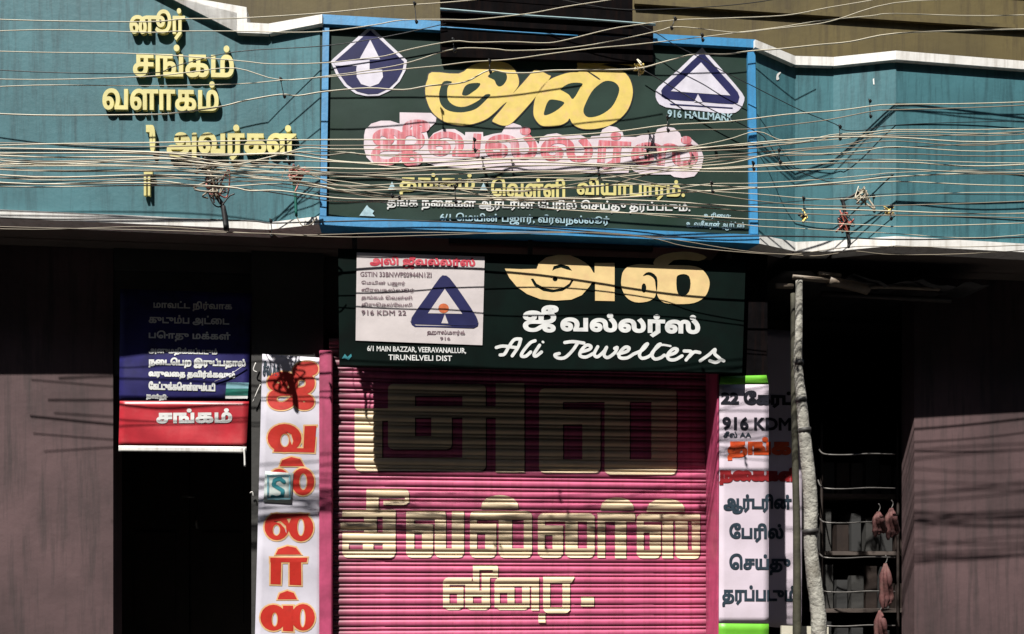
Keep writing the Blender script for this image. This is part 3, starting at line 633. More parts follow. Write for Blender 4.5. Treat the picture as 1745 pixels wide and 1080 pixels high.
LET = [
 [rr(604, 695, 651, 802, (0, 0, 0, 1)), rc(650, 695, 662, 716), rr(604, 779, 828, 802), rr(661, 653, 707, 765, (1, 0, 0, 1)), rr(661, 653, 828, 674, (1, 1, 0, 0)), rc(788, 664, 828, 795), rc(700, 691, 894, 711), rc(735, 705, 770, 758), rr(661, 742, 770, 765), rr(845, 652, 894, 804, (0, 0, 0, 0))],
 [rr(919, 661, 960, 804, (1, 0, 0, 1)), rr(919, 661, 1154, 684, (1, 1, 0, 0)), rc(955, 697, 1024, 722), rc(993, 700, 1024, 795), rr(919, 782, 1024, 805), rc(1031, 672, 1074, 790), rr(1031, 782, 1154, 808), rc(1111, 672, 1154, 798)],
 [rr(624, 832, 697, 847, (0, 1, 0, 0)), rc(624, 832, 645, 872), rr(653, 852, 697, 860, (0, 0, 1, 0)), rc(690, 840, 697, 856), rc(665, 850, 697, 853), rc(583, 868, 674, 880), rc(580, 890, 621, 903), rc(620, 868, 642, 908), rc(652, 868, 674, 940), rc(583, 907, 674, 927), rc(583, 920, 594, 945), rc(618, 920, 636, 945), rr(583, 936, 674, 950)],
 [rr(692, 870, 759, 885, (1, 0, 0, 0)), rr(692, 870, 706, 950, (0, 0, 0, 1)), rc(692, 892, 738, 909), rc(719, 900, 738, 945), rr(692, 935, 738, 950), rc(741, 875, 760, 945), rc(770, 870, 791, 945), rr(741, 934, 791, 950)],
 [dome(820, 843, 884, 867), rr(801, 870, 907, 885, (1, 1, 0, 0)), rc(801, 880, 813, 945), rc(801, 892, 846, 909), rc(827, 900, 846, 945), rr(801, 935, 846, 950), rc(850, 875, 873, 945), rr(850, 934, 907, 950), rc(893, 880, 907, 940)],
 [rr(917, 874, 1014, 888, (1, 1, 0, 0)), rc(917, 880, 929, 945), rc(917, 895, 960, 911), rc(942, 900, 960, 945), rr(917, 935, 960, 950), rc(964, 880, 985, 945), rr(964, 934, 1014, 950), rc(1001, 880, 1014, 940)],
 [dome(1024, 847, 1081, 869), rc(1019, 873, 1083, 888), rc(1019, 880, 1032, 950), rc(1049, 880, 1068, 951)],
 [dome(1103, 849, 1168, 871), rr(1086, 875, 1194, 888, (1, 0, 0, 0)), rc(1086, 880, 1098, 945), rc(1086, 894, 1127, 907), rc(1108, 900, 1127, 945), rr(1086, 937, 1127, 951), rc(1129.5, 880, 1148, 951), rc(1152, 880, 1173, 945), rr(1152, 937, 1194, 952), rc(1180, 880, 1194, 945)],
 [rr(755, 984, 804, 996, (1, 0, 0, 0)), rc(755, 990, 766, 1035), rc(755, 1000, 790, 1012), rc(779, 1005, 790, 1035), rr(755, 1028, 790, 1039), rc(793, 990, 806, 1035), rc(806, 962, 817, 1016), rr(806, 962, 849, 971, (1, 1, 0, 0), 5), rc(840, 966, 849, 984), rc(821, 976, 849, 984), rc(821, 980, 835, 1035), rc(793, 1006, 822, 1016), rr(793, 1028, 836, 1039)],
 [rr(843, 984, 919, 999, (1, 0, 0, 0)), rc(843, 990, 852, 1035), rc(843, 1000, 877, 1010), rc(865, 1005, 877, 1035), rc(890, 990, 903, 1035), rr(843, 1028, 903, 1039), rc(906, 990, 919, 1040)],
 [[(926, 983), (980, 983), (974, 993), (926, 993)], rc(926, 985, 938, 1037), rc(959, 990, 972, 1040), rr(926, 1034, 972, 1045), rc(918, 1045, 930, 1061)],
 [rc(991, 1016, 1013, 1033)],
]
for i, L_ in enumerate(LET):
    d = 2.2 if i < 2 else 1.4
    on_shutter([[(x + d, y + d) for x, y in p] for p in L_], 'letter_shade', M['maroon'], .0012)
    on_shutter(L_, 'letter' if i < 11 else 'full_stop', M['shutgold'], .0026)

# ------------------------------------------------------------------ banners
def sheet(name, corners, fn, m, parent, nx=8, ny=30, amp=.004, th=.002, seed=0, label=None):
    bm = bmesh.new(); g = []; TL, TR, BR, BL = corners; rnd = random.Random(seed); ph = [rnd.uniform(0, 6) for _ in range(4)]
    for j in range(ny + 1):
        for i in range(nx + 1):
            u, v = i / nx, j / ny
            q = [TL[k] * (1 - u) * (1 - v) + TR[k] * u * (1 - v) + BR[k] * u * v + BL[k] * (1 - u) * v for k in (0, 1)]
            g.append(bm.verts.new(fn(q[0], q[1], wob(q[0], q[1], amp, ph))))
    for j in range(ny):
        for i in range(nx): k = j * (nx + 1) + i; bm.faces.new((g[k], g[k + 1], g[k + nx + 2], g[k + nx + 1]))
    r = bmesh.ops.extrude_face_region(bm, geom=list(bm.faces), use_keep_orig=True)
    for v in r['geom']:
        if isinstance(v, bmesh.types.BMVert): v.co.y += th
    return from_bm(name, bm, m, parent, label, True), ph
def wob(x, y, amp, ph):                        # folds and sags of a hung sheet
    a = math.sin(y / 31 + x / 60 + ph[0]) + .7 * math.sin(y / 13 - x / 38 + ph[1]) + .8 * math.sin((y + .35 * x) / 52 + ph[2]) 
    return amp * a + amp * 1.5 * max(0, math.sin((y - .2 * x) / 37 + ph[3])) ** 8
def wtext(s, quad, Y, amp, ph, m, parent, off=.003, bold=0., name='lettering', label=None, shp=None):
    pl = PY(Y); S_ = shp or text_shape(s, quad, bold)
    return place(name, S_, lambda x, y: pl.at(x, y, wob(x, y, amp, ph) + off), m, parent, label)
# left vertical banner
YB = YW - .03; PB = PY(YB)
lb = thing('banner', (X(490, YB), YB, .2), 'tall white vertical banner with large red Tamil letters left of the pink shutter', 'banner')
AMP = .003
_, ph = sheet('cloth', [(447, 603), (554, 610), (545, 1330), (428, 1330)], lambda x, y, w: PB.at(x, y, w), M['cloth'], lb, 10, 60, AMP, seed=3)
za = lambda p: tr(p, (420, 580), 4.322)
zb = lambda p: tr(p, (420, 820), 4.154)
def bletter(pos, neg, seed):
    S1 = [tri_shape([fatten(ccw(p), 2.6) for p in pos], [fatten(ccw(p), -1.6) for p in neg], (), 1e-3)]; S2 = [tri_shape([ccw(p) for p in pos], neg, (), 1e-3)]
    wtext('', None, YB, AMP, ph, M['amber'], lb, .0022, 0, 'letter_edge', None, S1); wtext('', None, YB, AMP, ph, M['red'], lb, .0034, 0, 'letter', None, S2)
bletter([za(circ(280, 718, 125, 104)), za([(428, 630), (515, 628), (500, 825), (418, 822)]), za([(210, 788), (500, 796), (500, 825), (200, 818)])], [za(circ(282, 735, 34, 50)), za([(285, 668), (330, 690), (345, 740), (335, 770), (322, 740), (312, 700)])], 1)
bletter([za([(245, 925), (262, 882), (330, 858), (395, 872), (425, 925)]), za(circ(240, 1040, 82, 95)), za(circ(415, 1040, 84, 100))], [za(circ(245, 1055, 28, 42)), za(circ(418, 1040, 30, 62))], 2)
bletter([zb(circ(215, 322, 88, 94)), zb(circ(385, 326, 88, 98)), zb([(180, 232), (440, 230), (430, 262), (180, 262)])], [zb(circ(212, 345, 27, 40)), zb([(190, 285), (240, 280), (280, 315), (283, 370), (268, 330), (238, 298)]), zb(circ(385, 325, 26, 62))], 3)
bletter([zb([(205, 518), (225, 480), (290, 458), (350, 470), (388, 518)]), zb([(168, 540), (432, 540), (425, 572), (168, 572)]), zb([(172, 545), (246, 545), (242, 730), (170, 728)]), zb([(305, 545), (386, 545), (388, 735), (305, 732)])], [], 4)
bletter([zb([(220, 835), (235, 795), (288, 775), (335, 790), (358, 835)]), zb(circ(190, 965, 92, 92)), zb([(258, 880), (330, 880), (332, 1062), (258, 1058)]), zb(circ(400, 962, 84, 94))], [zb(circ(200, 978, 22, 50)), zb(circ(398, 968, 20, 66))], 5)
for s, q, b in (('ஜீ', Q(460, 620, 538, 694), 4.2), ):
    wtext(s, q, YB, AMP, ph, M['amber'], lb, .0022, b + 2.4, 'letter_edge'); wtext(s, q, YB, AMP, ph, M['red'], lb, .0034, b, 'letter')
wtext('சீல் AA', Q(448, 615, 476, 640), YB, AMP, ph, M['slate'], lb, .0034, .5)
pb = lambda x, y, o=0: PB.at(x, y, wob(x, y, AMP, ph) + o)
nb = thing('notice', tuple(pb(473, 855, .01)), 'small pale notice with a teal curl pasted over the red letters of the vertical banner', 'notice')
o_, _ = sheet('paper', [(452, 803), (500, 806), (497, 858), (449, 855)], lambda x, y, w: pb(x, y, .007), M['stickpaper'], nb, 4, 4, 0)
o_ = place('print', [tri_shape([ccw(p) for p in stroke([(484, 821), (477, 815), (468, 818), (466, 826), (474, 831), (482, 836), (481, 845), (472, 849), (464, 846)], 3.2)], (), (), 1e-3)], lambda x, y: pb(x, y, .0095), M['tealprint'], nb)
o_ = place('border', [tri_shape([ccw(rc(455, 809, 495, 851))], [rc(458, 812, 492, 848)], (), 1e-3)], lambda x, y: pb(x, y, .0095), M['paleteal'], nb)

# right banner: right third set back in an added recess to fall in shade
rb = thing('banner', (X(1268, YB2), YB2, .2), 'white vertical banner with black, red and grey lines and green ends, right of the shutter', 'banner')
PB2 = PY(YB2); XC = 1310.0; YD = 6.35; PD = PY(YD); AM2 = .002
_, ph2 = sheet('cloth', [(1226, 655), (XC, 655), (XC, 1062), (1225, 1062)], lambda x, y, w: PB2.at(x, y, w), M['clothpink'], rb, 8, 36, AM2, seed=5)
xc = PB2.at(XC, 800).x
sheet('cloth', [(XC - 12, 560), (1368, 565), (1366, 1072), (XC - 12, 1067)], lambda x, y, w: PD.at(x, y, w), M['clothpink'], rb, 8, 36, AM2, seed=5)
mesh('cloth_return', [(xc, YB2, Z(XC, 655, YB2)), (xc, YD, Z(XC, 655, YB2)), (xc, YD, Z(XC, 1062, YB2)), (xc, YB2, Z(XC, 1062, YB2))], [(0, 1, 2, 3)], M['clothpink'], rb)
sheet('green_end', [(1228, 641), (1306, 639), (XC, 655), (1226, 655)], lambda x, y, w: PB2.at(x, y, w), M['lime'], rb, 6, 3, AM2, seed=5)
sheet('green_end', [(1225, 1062), (XC, 1063), (XC, 1130), (1224, 1130)], lambda x, y, w: PB2.at(x, y, w), M['lime'], rb, 6, 6, AM2, seed=5)
def split_text(s, quad, m, bold):
    lines = [((XC, quad[0][1] - 30), (XC, quad[2][1] + 30))]
    f1 = lambda x, y: PB2.at(x, y, wob(x, y, AM2, ph2) + .003); f2 = lambda x, y: PD.at(x, y, wob(x, y, AM2, ph2) + .004)
    place('lettering', text_shape(s, quad, bold, lines), lambda cx: f1 if cx < XC else f2, m, rb, mid=1)
split_text('22 கேரட்', Q(1230, 666, 1352, 692, 2), M['ink'], 1.7)
split_text('916 KDM', Q(1232, 711, 1347, 731, 2), M['ink'], 1.2)
split_text('சீல் AA', Q(1233, 735, 1280, 745, 0), M['slate'], .3)
split_text('தங்க', Q(1242, 746, 1346, 782, 1), M['redorange'], 2.4)
split_text('நகைகள்', Q(1228, 797, 1356, 824, 2), M['darkred'], 2.3)
split_text('ஆர்டரின்', Q(1234, 842, 1348, 874, 1), M['slate'], 1.3)
split_text('பேரில்', Q(1244, 892, 1334, 922, 1), M['slate'], 1.3)
split_text('செய்து', Q(1244, 944, 1346, 978, 1), M['slate'], 1.3)
split_text('தரப்படும்', Q(1232, 998, 1356, 1032, 1), M['slate'], 1.3)
cs = thing('sheet', (X(1360, 6.5), 6.5, .12), 'cream sheet leaning at the foot of the wooden pole', 'sheet')
solid('board', [(1332, 1066), (1412, 1068), (1410, 1400), (1330, 1400)], PY(5.9), .02, M['cream'], cs)

# left banners
YN = 5.99; PN = PY(YN)
nv = thing('banner', (X(300, YN), YN, Z(300, 684, YN)), 'navy banner with lines of white Tamil print on the left, above a red one', 'banner')
AM3 = .005
_, ph3 = sheet('cloth', [(205, 492), (429, 500), (423, 683), (203, 682)], lambda x, y, w: PN.at(x, y, w), M['navyvinyl'], nv, 20, 20, AM3, seed=8)
for s, x0, y0, x1, y1 in (('மாவட்ட நிர்வாக', 262, 512, 395, 528), ('குடும்ப அட்டை', 254, 536, 390, 552), ('பொது மக்கள்', 254, 563, 392, 580), ('அனுமதிக்கப்படும்', 254, 591, 370, 604), ('நடைபெற இருப்பதால்', 254, 609, 418, 625), ('வருவதை தவிர்க்கவும்', 254, 630, 400, 644), ('கேட்டுக்கொள்ளும்படி', 254, 650, 366, 663), ('நன்றி!', 250, 670, 286, 680)):
    wtext(s, Q(x0, y0, x1, y1, 3), YN, AM3, ph3, M['whitepaint'], nv, .003, .9 if y0 > 600 else .6)
fl = lambda n, p, m, o: place(n, [tri_shape([ccw(p)], (), (), 1e-3)], lambda x, y: PN.at(x, y, wob(x, y, AM3, ph3) + o), m, nv)
fl('print_patch', [(386, 651), (424, 652), (423, 662), (385, 662)], M['paleteal'], .004); fl('print_patch', [(385, 662.4), (423, 662.4), (422, 674), (384, 674)], M['greenvinyl'], .004); fl('print_patch', [(384, 674.4), (422, 674.4), (422, 679), (384, 679)], M['whitepaint'], .004)
tube('crease', [PN.at(366, 650, .012), PN.at(392, 638, .014), PN.at(418, 621, .012)], .003, M['cloth'], nv)
rd = thing('banner', (X(300, YN), YN - .01, Z(300, 770, YN)), 'red banner with white Tamil lettering and a white lower edge, below the navy one', 'banner')
PR = PY(YN - .012)
_, ph4 = sheet('cloth', [(204, 683), (424, 684), (420, 761), (202, 759)], lambda x, y, w: PR.at(x, y, w), M['redvinyl'], rd, 20, 10, AM3, seed=9)
_, _ = sheet('white_edge', [(202, 759), (420, 761), (419, 772), (202, 769)], lambda x, y, w: PR.at(x, y, w), M['white'], rd, 20, 3, AM3, seed=9)
wtext('சங்கம்', Q(268, 698, 394, 720, -1), YN - .012, AM3, ph4, M['whitepaint'], rd, .003, 1.6)
tube('stick', [PR.at(416, 764, .01), PR.at(417, 778, .012), PR.at(417.5, 795, .012)], .007, M['white'], rd)
cords = 'strings tying the banners'
for i, p in enumerate(([(436, 618), (432, 630), (438, 634)], [(444, 655), (438, 668), (431, 685)], [(426, 840), (430, 838), (432, 846)])):
    o = tube('tie_string', [PN.at(x, y, .03) for x, y in p], .004, M['white'])
    tag(o, ['frayed white string tuft beside the top of the tall white banner', 'slanting white string between the red banner and the tall white banner', 'short white string low beside the tall white banner'][i], 'string', cords)

# ------------------------------------------------------------------ left doorway
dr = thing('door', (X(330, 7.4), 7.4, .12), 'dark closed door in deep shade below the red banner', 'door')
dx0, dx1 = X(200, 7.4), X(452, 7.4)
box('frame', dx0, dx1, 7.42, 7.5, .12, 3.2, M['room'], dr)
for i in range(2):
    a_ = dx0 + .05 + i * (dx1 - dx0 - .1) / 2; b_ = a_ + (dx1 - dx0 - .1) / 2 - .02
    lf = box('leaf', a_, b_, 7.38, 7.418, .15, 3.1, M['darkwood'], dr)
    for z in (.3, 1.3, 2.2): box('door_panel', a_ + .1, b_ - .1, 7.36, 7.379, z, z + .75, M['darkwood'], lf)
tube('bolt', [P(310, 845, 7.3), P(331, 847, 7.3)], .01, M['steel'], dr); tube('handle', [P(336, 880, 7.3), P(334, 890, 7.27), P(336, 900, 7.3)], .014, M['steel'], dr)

# ------------------------------------------------------------------ stall on the right
def pole(name, pts, r, m, Y, label): 
    t = thing(name, tuple(P(pts[-1][0], pts[-1][1], Y)[:2]) + (.12,), label, 'pole')
    tube('trunk', [P(x + random.uniform(-.8, .8), y, Y) for x, y in pts], r, m, t, 14, 9, jitter=.03); return t
p1 = pole('wooden_pole', [(1362, 478), (1362, 560), (1360, 620), (1365, 680), (1371, 735), (1377, 800), (1382, 860), (1381, 930), (1388, 990), (1394, 1040), (1396, 1100), (1397, 1390)],
          [.022, .024, .028, .034, .037, .043, .045, .042, .048, .048, .05, .052], M['bark'], 5.5, 'crooked whitish wooden pole standing in front of the dark stall')
for x, y, r in ((1361, 618, .035), (1365, 681, .039), (1371, 733, .043), (1381, 905, .052)): tube('tape_band', [P(x - .3, y - 4, 5.5), P(x + .4, y + 4, 5.5)], r, M['tape'], p1, 9)
p2 = pole('wooden_pole', [(1352, 500), (1354, 700), (1357, 900), (1358, 1080), (1358, 1380)], [.016, .02, .024, .028, .03], M['bark2'], 5.66, 'straight dark olive pole behind the crooked whitish one')
aw = thing('awning', (X(1440, 5.8), 5.8, Z(1440, 480, 5.8)), 'low black tarpaulin awning on bamboo sticks over the dark stall', 'awning')
for pts, r, m, lab in (([(1322, 487, 5.72), (1351, 488, 5.72)], .018, 'bamboo', None), ([(1350, 472, 5.7), (1412, 478, 5.72)], .018, 'bamboo', None), ([(1395, 466, 5.71), (1432, 470, 5.73)], .016, 'bamboo', None), ([(1412, 479, 5.72), (1450, 486, 5.76), (1478, 494, 5.8)], .034, 'bamboo', None), ([(1462, 492, 5.78), (1500, 488, 5.8), (1600, 492, 5.84)], .016, 'bamboo', None), ([(1400, 500, 5.9), (1620, 512, 5.9)], .02, 'darkwood', None)):
    tube('stick', [P(*p) for p in pts], r, M[m], aw, 8, 4, jitter=.06)
bm = bmesh.new(); g = []
for j in range(7):
    for i in range(25):
        u, v = i / 24, j / 6; x = X(1330, 5.8) + u * 1.5; y = 5.74 + v * 1.3; z = Z(1400, 468, 5.8) - .02 + .12 * v - .05 * u + (.02 * math.sin(u * 22) + .012 * math.sin(u * 57 + 1)) * (1 - v) + .008 * math.sin(u * 9 + v * 7)
        g.append(bm.verts.new((x, y, z)))
for j in range(6):
    for i in range(24): k = j * 25 + i; bm.faces.new((g[k], g[k + 1], g[k + 26], g[k + 25]))
r = bmesh.ops.extrude_face_region(bm, geom=list(bm.faces), use_keep_orig=True)
for v in r['geom']:
    if isinstance(v, bmesh.types.BMVert): v.co.z += .004
from_bm('tarpaulin', bm, M['tarp'], aw, smooth=True)
rk = thing('display_rack', (X(1450, 6.3), 6.3, .12), 'steel wire rack of bent rods in the dark stall behind the pole', 'rack')
for x in (1400, 1530): tube('upright', [P(x, 720, 6.4), P(x, 1000, 6.4), P(x, 1330, 6.4)], .012, M['darkwood'], rk)
for i, y in enumerate((774, 832, 890, 950, 1008, 1066)):
    tube('rod', [P(1394, y - 14, 6.35), P(1398, y - 5, 6.25), P(1408, y, 6.15), P(1440, y + 1, 6.12), P(1482, y - 1, 6.12), P(1525, y, 6.15)], .0055, M['steel'], rk, 6)
for i, z in enumerate((.5, .95, 1.4, 1.85, 2.3)):
    shf = box('shelf', X(1400, 6.5), X(1580, 6.5), 6.5, 6.9, z, z + .03, M['soffit'], rk)
    for q in range(7):
        hh = random.uniform(.18, .36); xx = X(1405, 6.5) + q * .12; box('carton', xx, xx + random.uniform(.07, .11), 6.54, 6.8, z + .031, z + .03 + hh, M[random.choice(['grey', 'room', 'darkwood', 'room'])], shf)
gar = 'dusky cloth bundles hanging in the stall'
for i, (x, y0, y1, lab) in enumerate(((1497, 872, 915, 'small dusky pink cloth bundle hanging highest in the dark stall'), (1519, 866, 920, 'reddish cloth bundle hanging near the picture edge, upper right in the stall'), (1509, 960, 1040, 'long pinkish cloth bundle hanging low in the dark stall'), (1500, 1040, 1110, 'brown cloth bundle at the bottom of the stall, lowest of the hanging ones'))):
    Yg = 5.95; t = thing('cloth_bundle', tuple(P(x, y1, Yg)), lab, 'cloth', gar)
    tube('hook', [P(x, y0 - 14, Yg), P(x + 3, y0 - 8, Yg), P(x, y0, Yg)], .004, M['steel'], t)
    for k in range(3):
        dx = (k - 1) * 7
        tube('fold', [P(x + dx * .2, y0, Yg), P(x + dx * .9, y0 + (y1 - y0) * .35, Yg - .02 * k), P(x + dx * 1.1 + 2, y0 + (y1 - y0) * .7, Yg), P(x + dx * .7, y1 - 4 * k, Yg)], [.006, .02, .016, .022, .008], M['garland'], t, 8, 5, jitter=.2)

# ------------------------------------------------------------------ overhead wires
WIRES = [
 ([(253, 37), (314, 32), (404, 31), (550, 22), (660, 11), (760, 4), (830, -4), (960, -30)], 5.30, 'l'),
 ([(253, 55), (305, 53), (404, 53), (502, 55), (568, 52), (640, 42), (687, 34), (760, 33), (808, 33), (900, 23), (965, 11), (1037, 0), (1100, -12)], 5.26, 'l'),
 ([(253, 92), (402, 103), (463, 109), (553, 107), (618, 100), (657, 95), (702, 83), (772, 70), (808, 72), (873, 71), (921, 73), (955, 70), (1037, 50), (1080, 43), (1150, 34), (1228, 31), (1338, 26), (1410, 13), (1481, 1), (1560, -14)], 5.2, 'l'),
 ([(253, 130), (330, 122), (402, 116), (478, 136), (568, 128), (657, 115), (705, 104), (775, 83), (840, 83), (873, 86), (953, 83), (1032, 72), (1120, 53), (1145, 46), (1178, 47), (1228, 53), (1265, 55), (1317, 49), (1383, 42), (1423, 34), (1523, 5)], 5.22, 'l'),
 ([(253, 146), (404, 143), (478, 137), (560, 131), (618, 125), (705, 116), (755, 111), (803, 105), (868, 101), (941, 91), (1013, 82), (1080, 76), (1196, 63), (1259, 55), (1330, 46), (1400, 35), (1483, 27), (1525, 23)], 5.27, 'l'),
 ([(252, 195), (300, 192), (374, 182), (419, 171), (478, 161), (508, 163), (553, 156), (627, 150), (687, 153), (731, 146), (791, 140), (832, 120), (864, 124), (905, 124), (941, 120), (1013, 119), (1085, 117), (1133, 105), (1185, 92), (1238, 92), (1278, 87), (1330, 83), (1396, 76), (1449, 71), (1525, 57)], 5.3, 'l'),
 ([(252, 125), (300, 112), (402, 88), (553, 78), (660, 62), (760, 40)], 5.45, 'd'),
 ([(1085, 40), (1120, 57), (1149, 76), (1193, 98), (1228, 119), (1278, 144), (1365, 188), (1423, 211), (1437, 221), (1470, 222), (1525, 213)], 5.5, 'd'),
 ([(1096, 119), (1127, 137), (1200, 180), (1290, 225), (1308, 242), (1329, 272), (1350, 286), (1387, 302), (1415, 310), (1438, 310), (1484, 303), (1528, 297)], 5.52, 'd'),
 ([(253, 243), (400, 240), (553, 238), (700, 238), (840, 240), (900, 235), (1043, 225), (1136, 213), (1240, 207), (1340, 195), (1430, 188), (1490, 180), (1527, 178)], 5.33, 'l'),
 ([(253, 250), (420, 246), (553, 248), (740, 246), (900, 240), (1060, 232), (1160, 222), (1276, 220), (1322, 215), (1391, 207), (1433, 200), (1490, 189), (1527, 187)], 5.36, 'b'),
 ([(258, 261), (329, 268), (395, 280), (449, 270), (499, 257), (523, 252), (568, 254), (621, 254), (760, 256), (900, 253), (1022, 250), (1124, 251), (1199, 251), (1276, 247), (1322, 243), (1368, 242), (1415, 230), (1484, 225), (1528, 221)], 5.3, 'l'),
 ([(258, 263), (389, 281), (493, 260), (550, 265), (598, 260), (627, 264), (760, 262), (900, 258), (1060, 260), (1199, 257), (1276, 253), (1329, 247), (1391, 240), (1438, 230), (1528, 232)], 5.34, 'b'),
 ([(258, 268), (359, 279), (449, 285), (538, 286), (657, 288), (760, 283), (900, 276), (1060, 282), (1199, 288), (1276, 285), (1360, 280), (1528, 276)], 5.3, 'l'),
 ([(252, 280), (329, 277), (419, 282), (508, 289), (598, 295), (687, 292), (760, 289), (900, 283), (1060, 278), (1199, 266), (1260, 262), (1320, 257), (1380, 252), (1460, 245), (1528, 240)], 5.33, 'b'),
 ([(252, 284), (359, 292), (508, 293), (627, 299), (760, 297), (900, 292), (1060, 290), (1199, 282), (1250, 277), (1320, 262), (1400, 262), (1470, 257), (1528, 250)], 5.28, 'l'),
 ([(252, 289), (359, 295), (508, 295), (627, 301), (760, 312), (900, 300), (1020, 294), (1100, 282), (1199, 270), (1300, 266), (1528, 262)], 5.35, 'b'),
 ([(252, 304), (359, 304), (478, 301), (568, 307), (657, 319), (760, 328), (900, 336), (1040, 334), (1160, 320), (1213, 313), (1287, 312), (1391, 306), (1484, 298), (1528, 294)], 5.3, 'l'),
 ([(252, 298), (389, 301), (508, 310), (598, 328), (657, 334), (800, 340), (960, 340), (1100, 334), (1160, 328), (1213, 325), (1276, 321), (1368, 316), (1450, 309), (1528, 301)], 5.33, 'l'),
 ([(252, 312), (389, 319), (425, 325), (478, 325), (568, 337), (657, 340), (800, 338), (960, 338), (1100, 342), (1160, 345), (1234, 350), (1345, 355), (1438, 357), (1528, 360)], 5.29, 'l'),
 ([(252, 270), (420, 276), (499, 286), (568, 313), (657, 331), (760, 336), (900, 342), (1060, 348), (1199, 354), (1276, 360), (1345, 363), (1420, 366), (1528, 367)], 5.35, 'b'),
 ([(252, 316), (420, 322), (560, 342), (700, 344), (860, 350), (1000, 360), (1150, 366), (1270, 373), (1345, 376), (1420, 381), (1495, 384), (1528, 386)], 5.31, 'l'),
 ([(252, 275), (420, 288), (560, 300), (700, 306), (860, 340), (1000, 356), (1130, 368), (1230, 377), (1287, 385), (1360, 389), (1438, 394), (1495, 396), (1528, 398)], 5.34, 'l'),
 ([(252, 292), (420, 296), (560, 322), (657, 338), (760, 332), (900, 326), (1050, 300), (1150, 282), (1199, 274), (1300, 258), (1420, 250), (1528, 228)], 5.38, 'b'),
 ([(252, 392), (380, 396), (462, 398), (540, 400), (700, 396), (860, 398), (1000, 396), (1098, 403), (1160, 410), (1230, 422), (1290, 430), (1350, 434), (1390, 436), (1430, 431), (1460, 428), (1528, 434)], 5.38, 'b'),
 ([(252, 386), (380, 394), (462, 399), (600, 404), (760, 400), (940, 395), (1098, 404), (1170, 420), (1280, 431), (1350, 433), (1390, 428), (1460, 420), (1528, 420)], 5.42, 'b'),
 ([(252, 372), (420, 376), (462, 380), (543, 378), (700, 376), (900, 386), (1098, 402), (1190, 404), (1290, 402), (1420, 404), (1528, 408)], 5.44, 'd'),
 ([(252, 258), (400, 262), (560, 258), (660, 266), (820, 270), (960, 266), (1100, 262), (1230, 240), (1290, 224), (1340, 240), (1440, 236), (1528, 224)], 5.32, 'l'),
 ([(252, 300), (350, 300), (560, 330), (700, 350), (900, 352), (1060, 346), (1200, 352), (1330, 345), (1440, 336), (1528, 330)], 5.45, 'd'),
 ([(900, -14), (960, 0), (1060, 16), (1200, 12), (1300, 2), (1380, -14)], 5.4, 'd'),
]
rw = random.Random(21)
for i_ in range(7):
    yl = 262 + 8 * i_ + rw.uniform(-4, 4); yr = 236 + 20 * ((i_ * 3) % 7) + rw.uniform(-5, 5); ym = 296 + (i_ - 3) * 9 + rw.uniform(-6, 6)
    WIRES.append(([(252, yl), (360, yl + rw.uniform(0, 12)), (480, .6 * yl + .4 * ym + rw.uniform(-4, 8)), (600, ym + rw.uniform(-5, 9)), (740, ym + rw.uniform(-4, 8)), (880, ym + i_ * .7), (1020, ym + rw.uniform(-6, 4)), (1150, .55 * ym + .45 * yr + rw.uniform(-4, 6)), (1290, .2 * ym + .8 * yr + rw.uniform(-4, 7)), (1410, yr + rw.uniform(-4, 4)), (1528, yr + rw.uniform(-8, 4))], 5.22 + .02 * i_, 'llb'[i_ % 3]))
GR = 'overhead wires strung across the shop front'
LW = {'l': 'pale wire', 'b': 'dusty brown wire', 'd': 'black wire'}
ZONE = [(60, 'above the gold letters'), (120, 'across the emblems'), (210, 'over the gold letters'), (262, 'over the red lettering'), (292, 'under the red lettering'), (330, 'by the small yellow line'), (372, 'low on the green sign'), (500, 'along the parapet edge')]
def shiftY(Y, y, n): return Y if y < 200 or y > 380 or (n % 5 == 0) else Y - .38   # the main bundle hangs further out over the street
def wire(pts, Y, kind, lab):
    Y = shiftY(Y, y_at(pts, 880), len(pts))
    e0 = pts[0]; e1 = pts[-1]; full = e0[0] > 240 and e0[0] < 270
    p = list(pts)
    if full: p = [(-140, e0[1] + random.uniform(-16, 10))] + [(60, e0[1] + random.uniform(-6, 8))] + p
    if e1[0] > 1500: p = p + [(1680, e1[1] + random.uniform(-8, 8)), (1900, e1[1] + random.uniform(-20, 10))]
    ph_ = random.uniform(0, 6)
    q = [P(x, y, Y + .02 * math.sin(x / 190 + ph_)) for x, y in p]
    r = {'l': .0031, 'b': .003, 'd': .0034}[kind] * random.choice((.75, .9, 1, 1.1, 1.35))
    o = tube('overhead_wire', q, r, M[{'l': 'wirelight', 'b': 'wirebrown', 'd': 'wiredark'}[kind]], None, 5, 4)
    # origin at one end of the wire
    return tag(o, lab, 'wire', GR)
ORD = ['topmost', 'second', 'third', 'fourth', 'fifth', 'sixth', 'seventh', 'eighth', 'ninth', 'tenth', 'eleventh', 'twelfth', 'thirteenth', 'fourteenth', 'fifteenth', 'sixteenth', 'seventeenth', 'eighteenth', 'nineteenth', 'twentieth', 'twenty-first', 'twenty-second', 'twenty-third', 'twenty-fourth', 'twenty-fifth', 'twenty-sixth', 'twenty-seventh', 'twenty-eighth']
def y_at(pts, x): return float(np.interp(x, [a for a, b in pts], [b for a, b in pts]))
rank = {}
for kd in 'lbd':
    ids = sorted([i for i, w_ in enumerate(WIRES) if w_[2] == kd], key=lambda i: y_at(WIRES[i][0], 880))
    for n_, i in enumerate(ids): rank[i] = n_
for i, (pts, Y, kd) in enumerate(WIRES):
    y = y_at(pts, 880); z = next(t for lim, t in ZONE if y < lim)
    wire(pts, Y, kd, f'{ORD[rank[i]]} {LW[kd]} counted from the top, {z}')
